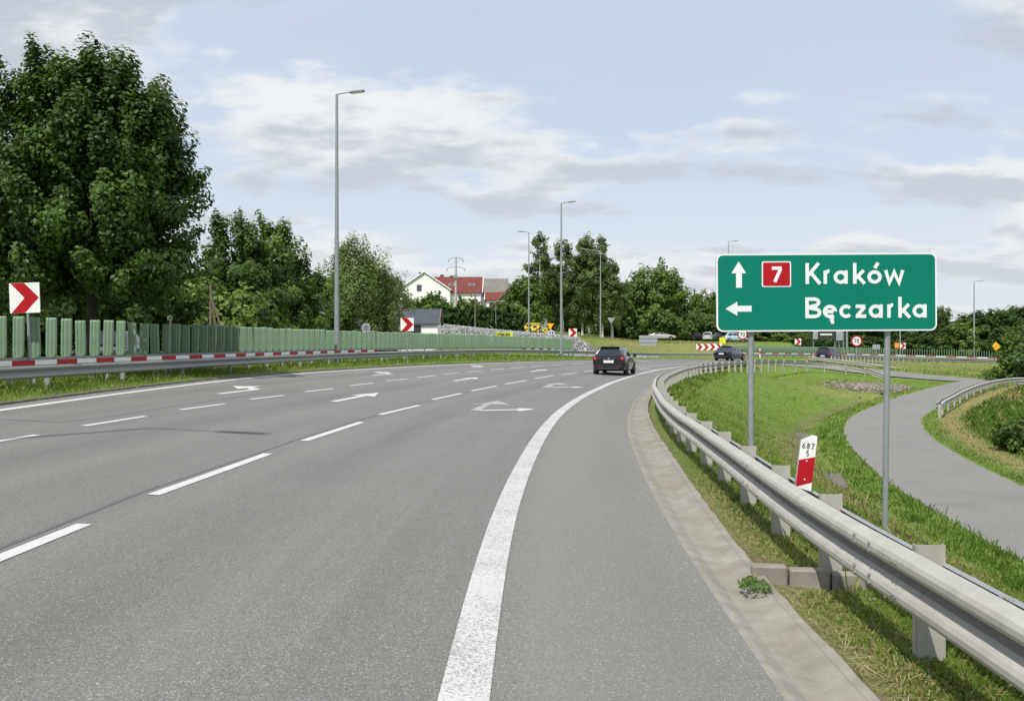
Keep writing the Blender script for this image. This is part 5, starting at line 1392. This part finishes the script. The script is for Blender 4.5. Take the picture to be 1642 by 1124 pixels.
# kerb stones of the drain outlet near the rail
def drain():
    t = thing('drain_kerb', 'short row of weathered kerb stones at the drain outlet under the near guard rail', 'kerb', (1.75, 6.95, -.1))
    xs = [1.72, 1.98, 2.27, 2.58, 2.86]
    for i in range(4):
        x0, x1 = xs[i] + .006, xs[i + 1] - .006; y = 7.05 - .13 * (xs[i] - 1.7) * 1.1
        m = MB(); m.box(((x0 + x1) / 2, y, -.045 - .02 * i), (x1 - x0, .11, .17), Matrix.Rotation(-.12, 3, 'Z'), bev=.012); m.build('kerb_block', M_CONC, t, off=t.location)
    m = MB(); m.box((2.2, 6.86, -.135), (.85, .26, .03), Matrix.Rotation(-.12, 3, 'Z'), bev=.008); m.build('outlet_slab', M_CONC, t, off=t.location)
drain()
def weeds(x, y, lb, n=70, R=.13, h=.13):
    t = thing('weed', lb, 'weed', (x, y, -.02)); a = rng.random(n) * 6.28; r = R * rng.random(n) ** .6
    P = np.stack([np.cos(a) * r * .7, np.sin(a) * r * 1.3, h * .15 + h * rng.random(n) * .8], 1); nn = rng.normal(size=(n, 3)) + [0, 0, 1]; nn /= np.linalg.norm(nn, axis=1)[:, None]
    V_, F, c = leaf_quads(P, nn, .010 + .018 * rng.random(n), np.array((.07, .13, .03)) + rng.random((n, 1)) * np.array((.08, .09, .03)), 2.4); np_mesh('leaves', V_, F, M_GRASS, t, cols=c)
weeds(1.64, 6.62, 'green weed growing in the gutter beside the drain kerb stones', 150, .15, .035)

# ================================================================ houses
def roof_mat(name, c, scale=26):
    t = MT(name); v = t.coord(); w = t.n('ShaderNodeTexWave', wave_type='BANDS', bands_direction='Z'); t.l(v, w.inputs[0]); w.inputs['Scale'].default_value = 1.4; w.inputs['Distortion'].default_value = .4
    nz = t.noise(v, 1.1, 5, .6)
    cc = t.mix(t.ramp(nz, .3, .7), tuple(x * .8 for x in c), tuple(x * 1.15 for x in c)); cc = t.mix(t.ramp(w.outputs[0], .75, 1, 0, .35), cc, tuple(x * .55 for x in c))
    t.col(cc); t.rough(.75); return t.m
M_ROOFR = roof_mat('red_tiles', (.15, .030, .023)); M_ROOFG = roof_mat('grey_roofing', (.17, .16, .14)); M_ROOFD = roof_mat('dark_roofing', (.055, .065, .08))
def house(name, label, cx, cy, rz, w, d, eave, ridge, walls, roofm, over=.35, openings=(), chimneys=(), skylights=(), z=None, cat='house', half=None):
    """w along local x (ridge direction), d along local y; gables at +-x"""
    zb = tz(cx, cy) if z is None else z
    t = thing(name, label, cat, (cx, cy, zb), rz)
    m = MB(); x, y = w / 2, d / 2
    for s_ in (-1, 1):
        m.face([(-x * 1, s_ * y, -.5), (x, s_ * y, -.5), (x, s_ * y, eave), (-x, s_ * y, eave)][::s_])
        m.face([(s_ * x, -y, -.5), (s_ * x, y, -.5), (s_ * x, y, eave), (s_ * x, 0, ridge), (s_ * x, -y, eave)][::s_])
    m.build('wall', walls, t)
    sl = (ridge - eave) / y; rf = None; m = MB(); th = .14
    for s_ in (-1, 1):
        e = (y + over); ze = ridge - sl * e; a = [(-x - over, 0, ridge + .06), (x + over, 0, ridge + .06), (x + over, s_ * e, ze + .06), (-x - over, s_ * e, ze + .06)]
        b = [(p[0], p[1], p[2] + th) for p in a]; m.face(a); m.face(b)
        for i in range(4): m.face([a[i], a[(i + 1) % 4], b[(i + 1) % 4], b[i]])
    rf = m.build('roof', roofm, t)
    for s_ in (-1, 1):
        m = MB()
        for q in (-1, 1):
            p0, p1 = Vector((s_ * (x + over), 0, ridge + .16)), Vector((s_ * (x + over), q * (y + over), ridge - sl * (y + over) + .16)); m.tube([p0, p1], .09, 4)
        m.build('bargeboard', M_PLASTER if roofm is M_ROOFR else M_WOOD, t)
    for px_, py_, h in chimneys:
        m = MB(); zz_ = ridge - abs(py_) * sl; m.box((px_, py_, zz_ + h / 2 - .2), (.6, .45, h + .6)); m.box((px_, py_, zz_ + h + .12), (.72, .57, .1)); m.build('chimney', M_BRICK, rf)
    for px_, py_ in skylights:
        zz_ = ridge - abs(py_) * sl + .06; n = Vector((0, (1 if py_ > 0 else -1) * sl, 1)).normalized(); rot = n.to_track_quat('Z', 'Y').to_matrix()
        m = MB(); m.box(Vector((px_, py_, zz_)) + n * .19, (1.0, .8, .1), rot); fr = m.build('skylight', M_GREYBK, rf); m = MB(); m.box(Vector((px_, py_, zz_)) + n * .25, (.8, .62, .03), rot); m.build('pane', M_GLASS, fr)
    for face, u, zc, ww, hh, kind in openings:
        m = MB(); g = MB()
        if face in ('-y', '+y'):
            s_ = -1 if face == '-y' else 1; m.box((u, s_ * (y + .01), zc), (ww, .10, hh)); g.box((u, s_ * (y + .05), zc), (ww - .16, .06, hh - .16)); g.box((u, s_ * (y + .085), zc), (.06, .03, hh - .16), mat=1)
        else:
            s_ = -1 if face == '-x' else 1; m.box((s_ * (x + .01), u, zc), (.10, ww, hh)); g.box((s_ * (x + .05), u, zc), (.06, ww - .16, hh - .16)); g.box((s_ * (x + .085), u, zc), (.03, .06, hh - .16), mat=1)
        wd = m.build(kind, M_GREYBK if kind == 'window' else M_WOOD, t); g.build('pane' if kind == 'window' else 'leaf', [M_GLASS if kind == 'window' else M_DARK, M_DARK], wd)
    return t
M_BRICK = simple('chimney_brick', (.16, .10, .08), .9)
M_LPLASTER = simple('grey_plaster', (.42, .40, .36), .9)
Z = 170; zg = 4.4
# front wing with its gable to the road, then the long red roof
house('house', 'white house with tall gable and one window, joined to a long red tiled roof', W(682, Z) + 0, Z + 3, R_(90), 9.5, 8.8, 11.0 - zg, 14.3 - zg - .3, M_PLASTER, M_ROOFR, z=zg, over=.25,
      openings=[('-x', .9, 7.0, .9, 1.15, 'window'), ('-x', 1.6, 3.6, 1.0, 1.2, 'window'), ('-x', -1.4, 3.6, 1.0, 1.2, 'window')], chimneys=[(-3.6, .8, .5)])
wing = house('house_wing', 'long white wing under a red tiled roof with two skylights and two chimneys', W(733, Z) - .3, Z + 3.4, 0, 8.8, 8.0, 10.7 - zg, 13.75 - zg - .3, M_PLASTER, M_ROOFR, z=zg,
      openings=[('-y', 1.2, 4.6, 1.0, 1.1, 'window'), ('-y', 3.4, 4.6, 1.0, 1.1, 'window'), ('-y', -1.2, 4.6, 1.0, 1.1, 'window')], chimneys=[(-2.6, .4, .7), (-.9, .5, .6)], skylights=[(-.7, -2.3), (2.8, -2.3)])
house('barn', 'barn with a faded grey roof behind the right end of the red roof', W(789, 178), 180, 0, 5.0, 7.0, 10.7 - zg, 13.6 - zg, M_PLASTER, M_ROOFG, z=zg, cat='barn', openings=[('-y', 1.2, 5.2, 1.4, 2.0, 'window')])
house('outbuilding', 'low white outbuilding with a small red roof between the barn and the gabled house', W(806, 168), 171, 0, 5.6, 4.0, 9.4 - zg, 10.6 - zg, M_PLASTER, M_ROOFR, z=zg, cat='outbuilding', openings=[('-y', -1.7, 3.6, 1.2, 1.8, 'door'), ('-y', .6, 4.3, .5, .5, 'window')])
house('gabled_house', 'white house with a steep dark roof at the left edge of the birch stand', W(838, 172), 176, R_(78), 8, 7.6, 9.6 - zg, 13.3 - zg, M_PLASTER, M_ROOFD, z=zg - .3, openings=[('-x', .8, 6.6, .8, 1.0, 'window')])
house('veranda_house', 'low house with a wide grey roof and dark open veranda behind the hedge', W(826, 160), 162, R_(84), 6.5, 7.6, 7.6 - zg, 11.2 - zg, M_LPLASTER, M_ROOFG, z=zg - .3, over=.6, openings=[('-x', -.9, 4.9, 3.2, 1.4, 'door'), ('-x', 0, 1.7, 5.6, 1.8, 'door')])
house('cabin', 'small modern cabin with a plain dark roof at the left end of the rubble bank', W(670, 104), 105.8, R_(-2), 4.3, 3.4, E(519, 104) - 1.3, E(497.5, 104) - 1.3, M_PLASTER, M_ROOFD, z=1.3, over=.22,
      openings=[('-y', -.35, 1.35, 1.5, 2.1, 'door'), ('-y', -1.5, 1.4, .6, 1.7, 'window')], cat='cabin')
house('cottage', 'old cottage with a rusty red roof mostly hidden by the pale birch', W(641, 190), 192, R_(12), 7, 7, 10.4 - 4.6, 13.2 - 4.6, M_PLASTER, M_ROOFR, z=4.6, chimneys=[(1, .3, .5)], cat='house')

# ================================================================ poles
def pylon():
    Z = 148; x = W(731, Z); zb = tz(x, Z); H = E(412, Z) - zb
    t = thing('utility_pole', 'concrete power pole with two curved crossarms in front of the red roof', 'utility pole', (x, Z, zb))
    m = MB(); m.tube([(0, 0, -.3), (0, 0, H)], [.24, .13], 10); m.build('pole', M_LPLASTER, t)
    for h, w in ((H - .15, 1.1), (H - 1.55, 1.35)):
        m = MB(); m.tube([(-w, 0, h - .30), (-w * .6, 0, h - .04), (0, 0, h), (w * .6, 0, h - .04), (w, 0, h - .30)], .05, 6); m.build('crossarm', M_GALVD, t)
        for s_ in (-1, 1):
            m = MB(); m.tube([(s_ * w, 0, h - .28), (s_ * w, 0, h - .62)], [.03, .07], 6); m.build('insulator', M_DARK, t)
    m = MB(); m.box((0, -.2, H - 3.0), (.5, .35, .6), bev=.04); m.build('bracket', M_GALVD, t)
pylon()
def thin_pole(px, y0, Z, lb, mat, r, arms=0):
    x = W(px, Z); zb = tz(x, Z); H = E(y0, Z) - zb; t = thing('pole', lb, 'pole', (x, Z, zb)); m = MB(); m.tube([(0, 0, -.3), (0, 0, H)], [r, r * .7], 8); m.build('shaft', mat, t)
    for k in range(arms):
        m = MB(); m.tube([(-.35, 0, H - .15 - k * .75), (.35, 0, H - .15 - k * .75)], .04, 6); m.build('crossarm', M_GALVD, t)
thin_pole(762, 470, 116, 'thin dark wooden pole on the rubble bank below the red roof', M_WOOD, .10, 1)
thin_pole(641.5, 467, 102, 'slim grey pole with short crossarms in front of the dark cabin', M_POLE, .07, 3)
def tripod():
    Z = 52; x = W(338, Z); zb = tz(x, Z); t = thing('braced_pole', 'old wooden pole with two slanting props among the trees', 'utility pole', (x, Z, zb)); H = E(456, Z) - zb
    for k, (a, b, h) in enumerate(((-.05, 0, H), (.45, .3, H * .93), (1.25, .1, H * .85))):
        m = MB(); m.tube([(a if k else -.05, b, -.3), (.0 if k else 0, 0, h)], [.07, .05], 8); m.build('pole' if k == 0 else 'prop', M_WOOD, t)
tripod()

# ================================================================ cars
def car_paint(name, c, rough=.22, coat=.6):
    m = bpy.data.materials.new(name); m.use_nodes = True; b = m.node_tree.nodes['Principled BSDF']
    b.inputs['Base Color'].default_value = (*c, 1); b.inputs['Roughness'].default_value = rough; b.inputs['Coat Weight'].default_value = coat; b.inputs['Metallic'].default_value = .3
    return m
M_CBLK = car_paint('black_car_paint', (.012, .012, .014)); M_CNAVY = car_paint('navy_car_paint', (.010, .014, .035)); M_CWHT = car_paint('white_car_paint', (.5, .5, .5)); M_CLBL = car_paint('pale_blue_car_paint', (.42, .58, .68)); M_CDRK = car_paint('dark_grey_car_paint', (.04, .042, .05))
M_CGLASS = simple('dark_car_glass', (.012, .016, .018), .05, spec=1.0)
M_TAIL = simple('red_tail_lamp', (.20, .006, .008), .15)
M_TAILL = simple('clear_lamp', (.42, .17, .16), .15)
def car(name, label, x, y, z, yaw, paint_, L_=4.57, Wd=1.77, H=1.47, kind='estate', wheel=.32, simple_=False, roll=0.0):
    """car pointing along local +y; origin on the ground at its centre"""
    t = thing(name, label, 'car', (x, y, z), yaw); t.rotation_euler = (0, roll, yaw)
    hl, hw = L_ / 2, Wd / 2
    # body: stations along y, section (x, z) from sill to belt
    belt_r = .98 if kind != 'mpv' else 1.06
    if kind == 'sedan': belt_r = .98
    st = [(-hl, .78, .40, .84), (-hl + .04, .90, .32, belt_r - .10), (-hl + .22, .97, .24, belt_r), (-hl + .9, 1.0, .20, belt_r), (-.2, 1.0, .19, belt_r - .02), (hl - 1.35, .995, .19, belt_r - .06), (hl - .55, .95, .22, .80), (hl - .12, .84, .28, .68), (hl, .66, .36, .56)]
    m = MB(); rows = []
    for yy, k, zl, zt in st:
        w = hw * k
        sec = [(0, zl), (w * .80, zl), (w * .95, zl + .06), (w * .985, zl + .22), (w, (zl + zt) / 2 + .03), (w * .985, zt - .12), (w * .93, zt - .02), (w * .80, zt + .01), (0, zt + .02)]
        row = [(a, yy, b) for a, b in sec] + [(-a, yy, b) for a, b in sec[::-1][1:-1]]
        rows.append(row)
    m.grid(rows, 0, smooth=True, closed=True); m.face(rows[0][::-1]); m.face(rows[-1])
    # greenhouse: quads bottom ring to roof ring
    if kind == 'estate': gh = [(-hl + .10, -hl + .46), (hl - 1.50, hl - 2.25)]
    elif kind == 'mpv': gh = [(-hl + .10, -hl + .36), (hl - 1.05, hl - 1.95)]
    elif kind == 'hatch': gh = [(-hl + .12, -hl + .62), (hl - 1.2, hl - 1.95)]
    else: gh = [(-hl + .42, -hl + 1.35), (hl - 1.45, hl - 2.2)]
    (rb, rt), (fb, ft) = gh; wb, wt = hw * .90, hw * .70; zb_, zt_ = belt_r - .04, H
    ys = [0, .35, .7, 1]
    bot = [(-wb, rb), (wb, rb), (wb, fb), (-wb, fb)]; N_ = 7
    def gp(u, v):      # u: 0 rear .. 1 front, v: 0 belt .. 1 roof; right side
        yb = rb + (fb - rb) * u; yt = rt + (ft - rt) * u; k = v ** .9
        ww = wb + (wt - wb) * (v ** 1.5); taper = 1 - .05 * abs(u - .45) ** 2 * 4
        return Vector((ww * taper, yb + (yt - yb) * k, zb_ + (zt_ - .05 - zb_) * v))
    rows = []
    for i in range(N_):
        u = i / (N_ - 1); side = [gp(u, v) for v in (0, .3, .6, .85, 1)]
        top = [(side[-1].x * .80, side[-1].y, zt_ - .012), (0, side[-1].y, zt_ + .008 - .02 * abs(u - .5))]
        r_ = side + [Vector(p) for p in top]; rows.append([tuple(p) for p in r_] + [(-p[0], p[1], p[2]) for p in r_[::-1][1:]])
    m.grid(rows, 0, smooth=True)
    m.face([p for p in rows[0]][::-1]); m.face([p for p in rows[-1]])
    m.build('body', paint_, t)
    def patch(name, pts, mat, push, parent=t, th=.012):
        p = [Vector(q) for q in pts]; n = (p[1] - p[0]).cross(p[2] - p[0]).normalized(); c = sum(p, Vector()) / len(p)
        if n.dot(c - Vector((0, 0, .8))) < 0: n = -n
        m = MB(); f = [q + n * (push + th) for q in p]; b = [q + n * (push - .01) for q in p]; m.face(f); m.face(b[::-1])
        for i in range(len(f)): m.face([f[i], b[i], b[(i + 1) % len(f)], f[(i + 1) % len(f)]])
        return m.build(name, mat, parent)
    # windows
    r0, r1 = Vector(rows[0][0]), Vector(rows[0][4])
    def lerp(a, b, k): return Vector(a).lerp(Vector(b), k)
    a, b, c, d = lerp(r0, (-r0.x, r0.y, r0.z), .07), lerp((-r0.x, r0.y, r0.z), r0, .07), lerp((-r1.x, r1.y, r1.z), r1, .08), lerp(r1, (-r1.x, r1.y, r1.z), .08)
    up = (Vector(d) - Vector(a)) * .08; patch('rear_window', [a + up, b + up, c - up * .6, d - up * .6], M_CGLASS, .006)
    f0, f1 = Vector(rows[-1][0]), Vector(rows[-1][4]); patch('windscreen', [lerp(f0, (-f0.x, f0.y, f0.z), .07), lerp((-f0.x, f0.y, f0.z), f0, .07), lerp((-f1.x, f1.y, f1.z), f1, .09), lerp(f1, (-f1.x, f1.y, f1.z), .09)], M_CGLASS, .006)
    cuts = [(.07, .33), (.36, .64), (.67, .93)] if kind in ('estate', 'mpv') else [(.12, .48), (.52, .92)]
    for s_ in (-1, 1):
        for u0, u1 in cuts:
            q = [gp(u0 + .0, .12), gp(u1, .12), gp(u1, .5), gp(u1 - .012, .9), gp(u0 + .012, .9), gp(u0, .5)]
            for lo, hi in (((0, 1, 2, 5)), ((5, 2, 3, 4))) and (((0, 1, 2, 5), None), ((5, 2, 3, 4), None)):
                pass
            mm = MB()
            for quad in ((0, 1, 2, 5), (5, 2, 3, 4)): mm.face([(s_ * (q[i].x + .012), q[i].y, q[i].z) for i in quad])
            mm.build('side_window', M_CGLASS, t)
    # lamps, plate, bumper, badge, mirrors
    yr = -hl
    for s_ in (-1, 1):
        m = MB()
        if kind == 'sedan': m.box((s_ * hw * .66, yr + .05, .86), (hw * .44, .14, .11), bev=.03)
        elif kind == 'mpv': m.box((s_ * hw * .84, yr + .09, 1.02), (.17, .16, .50), bev=.04)
        else: m.box((s_ * hw * .79, yr + .065, .845), (.27, .17, .23), bev=.05)
        tl = m.build('tail_light', M_TAIL, t); m = MB(); m.box((s_ * hw * (.80 if kind != 'sedan' else .66), yr - .02 + (.0 if kind != 'mpv' else .03), .86 if kind != 'mpv' else 1.0), (.10, .03, .08) if kind != 'sedan' else (.3, .03, .03), bev=.01); m.build('lens', M_TAILL, tl)
        m = MB(); m.box((s_ * (hw + .09), hl - 1.62, belt_r + .02), (.20, .12, .14), bev=.04); m.build('wing_mirror', paint_, t)
        m = MB(); m.box((s_ * hw * .78, hl - .18, .64), (.34, .2, .14), bev=.05); m.build('headlight', M_TAILL, t)
    m = MB(); m.box((0, yr - .035, .70 if kind != 'mpv' else .66), (.52, .02, .115)); m.build('number_plate', M_WHITE, t)
    m = MB(); m.box((0, yr + .02, .40), (hw * 1.7, .16, .20), bev=.05); m.build('rear_bumper', paint_, t)
    m = MB(); m.box((0, yr - .062, .335), (hw * 1.25, .02, .06), bev=.008); m.build('bumper_trim', M_DARK, t)
    if not simple_:
        m = MB(); m.tube([(0, yr - .02, .86), (0, yr - .05, .86)], .05, 14); m.build('badge', M_RIM, t)
        m = MB(); m.box((0, yr - .035, .795), (.6, .02, .03)); m.build('chrome_strip', M_RIM, t)
        for s_ in (-1, 1):
            m = MB(); m.box((s_ * hw * .62, yr - .055, .47), (.22, .02, .035)); m.build('reflector', M_TAIL, t)
        if kind in ('estate', 'mpv'):
            for s_ in (-1, 1):
                m = MB(); m.tube([(s_ * wt * .86, rt + .1, zt_ - .02), (s_ * wt * .86, rt + .2, zt_ + .05), (s_ * wt * .86, ft - .2, zt_ + .05), (s_ * wt * .86, ft - .05, zt_ - .02)], .018, 6); m.build('roof_rail', M_RIM, t)
        m = MB(); m.box((0, rt + .02, zt_ - .01), (wt * 1.6, .28, .035), bev=.012); m.build('roof_spoiler', paint_, t)
        m = MB(); m.tube([(0, rt + .45, zt_), (0, rt + .25, zt_ + .12)], [.02, .008], 6); m.build('aerial', M_DARK, t)
    # wheels with arches
    for yy in (-hl + .86, hl - .90):
        for s_ in (-1, 1):
            w_ = thing('wheel', '', '', (0, 0, 0)); del w_['label']; del w_['category']; bpy.data.objects.remove(w_)
            prof = [(.55, -.10), (.93, -.11), (1, -.07), (1, .07), (.93, .11), (.55, .10)]
            m = MB(); rws = []
            for k in range(25):
                a = 2 * math.pi * k / 24; rws.append([(o, math.cos(a) * r_ * wheel, math.sin(a) * r_ * wheel) for r_, o in prof])
            m.grid(rws, smooth=True); o = m.build('wheel', M_TYRE, t); o.location = (s_ * (hw - .10), yy, wheel)
            m = MB(); m.tube([(s_ * .06, 0, 0), (s_ * .085, 0, 0)], wheel * .16, 12)
            for k in range(7):
                a = 2 * math.pi * k / 7; m.box((s_ * .082, math.cos(a) * wheel * .36, math.sin(a) * wheel * .36), (.03, .05, wheel * .46), Matrix.Rotation(a - math.pi / 2, 3, 'X'))
            ring = [(s_ * .08, math.cos(2 * math.pi * k / 24) * wheel * .60, math.sin(2 * math.pi * k / 24) * wheel * .60) for k in range(25)]; m.tube(ring, .016, 5, caps=False)
            m.box((s_ * -.02, 0, 0), (.03, wheel * .9, wheel * .9)); m.build('rim', M_RIM, o)
            m = MB(); ra = [(s_ * (hw * .998 + .0), yy + math.cos(R_(q)) * wheel * 1.16, wheel + math.sin(R_(q)) * wheel * 1.16) for q in range(-10, 191, 12)]
            m.face([(p[0] - s_ * .012, p[1], p[2]) for p in ra]); m.build('wheel_arch', M_DARK, t)
    return t
def heading(x, y):
    d, i = R_LINE.near(x, y); T = R_LINE.T[i[0]]; return math.atan2(-T[0], T[1])
# the three driving cars
cx, cy = 5.55, 52.7
car('estate_car', 'black estate car driving away in the right lane, the nearest of the cars', cx, cy, rz1(cx, cy), heading(cx, cy) - R_(1), M_CBLK, kind='estate', roll=-.0)
cx, cy = 22.2, 99.8
car('saloon_car', 'dark navy saloon car in the bend, behind the curving guard rail', cx, cy, rz1(cx, cy), R_(-33), M_CNAVY, L_=4.7, Wd=1.85, H=1.46, kind='sedan')
cx, cy = 39.4, 121.5
car('people_carrier', 'dark people carrier farther along the bend, left of the 70 sign', cx, cy, tz(37.3, 117) * 0 - .42, R_(-38), M_CNAVY, L_=4.6, Wd=1.85, H=1.72, kind='mpv')
cx, cy = -17.3, 38.0
car('hatchback', 'dark car on the opposite carriageway, seen through gaps between the green blades', W(174, 35.5), 35.5, .68, R_(186), M_CDRK, L_=4.1, Wd=1.75, H=1.46, kind='hatch', simple_=True)
# cars parked beyond the grass bank
for px, Z, lb, pm, kd, yaw in ((1179, 158, 'pale blue hatchback parked beyond the far rail, left of the half hidden speed sign', M_CLBL, 'hatch', -86), (1137, 160, 'white parked car between a black car and the yellow board', M_CWHT, 'hatch', -20), (1120, 163, 'black parked car above the wide chevron board', M_CDRK, 'estate', -75), (1148, 164, 'dark parked car behind the yellow green board', M_CDRK, 'hatch', -40), (1062, 161, 'long white parked car on the grass right of the grey sign back', M_CWHT, 'sedan', -98)):
    x = W(px, Z); car('parked_car', lb, x, Z, tz(x, Z) + .05, R_(yaw), pm, L_=4.0 if px != 1062 else 4.6, Wd=1.7, H=1.45 if px != 1062 else 1.3, kind=kd, simple_=True)

# ================================================================ yellow machines
def roller(px, Z, label, flip=1, s=1.0):
    x = W(px, Z); t = thing('road_machine', label, 'machine', (x, Z, tz(x, Z))); M_Y = M_MACH
    def P(*a): return tuple(q * s for q in a)
    def prism(name, poly, d, mat, parent=t):
        m = MB(); m.prism([(flip * a * s, b * s) for a, b in (poly if flip > 0 else poly[::-1])], (0, -d / 2 * s, 0), (1, 0, 0), (0, 0, 1), (0, -1, 0), d * s); return m.build(name, mat, parent)
    prism('chassis', [(-.3, .6), (1.0, .6), (1.35, 1.0), (1.6, 1.9), (-.2, 1.95), (-.35, 1.5)], 1.3, M_Y)
    prism('canopy', [(-1.5, 2.1), (1.7, 2.1), (1.45, 2.35), (-1.3, 2.35)], 1.4, M_Y)
    prism('boom', [(-1.75, .9), (-.3, 1.2), (-.3, 1.5), (-1.7, 1.95), (-1.9, 1.5)], .5, M_Y)
    for a in (-1.25, 1.2):
        m = MB(); m.tube([(flip * a * s, -.7 * s, .55 * s), (flip * a * s, .7 * s, .55 * s)], .55 * s, 20); w_ = m.build('wheel', M_TYRE, t); m = MB(); m.tube([(flip * a * s, -.72 * s, .55 * s), (flip * a * s, -.70 * s, .55 * s)], .25 * s, 14); m.build('hub', M_Y, w_)
    for a in (-1.0, 1.1):
        m = MB(); m.box((flip * a * s, 0, 1.9 * s), (.08 * s, 1.2 * s, .9 * s)); m.build('canopy_post', M_DARK, t)
    prism('window', [(.1, 1.25), (.9, 1.25), (.9, 1.75), (.1, 1.75)], 1.34, M_DARK)
M_MACH = simple('yellow_machine_paint', (.78, .55, .08), .45)
roller(854, 124, 'yellow road building machine directly behind the left-armed lamp post', 1, .56)
roller(876.5, 123, 'smaller yellow machine beside the larger give way sign', -1, .36)
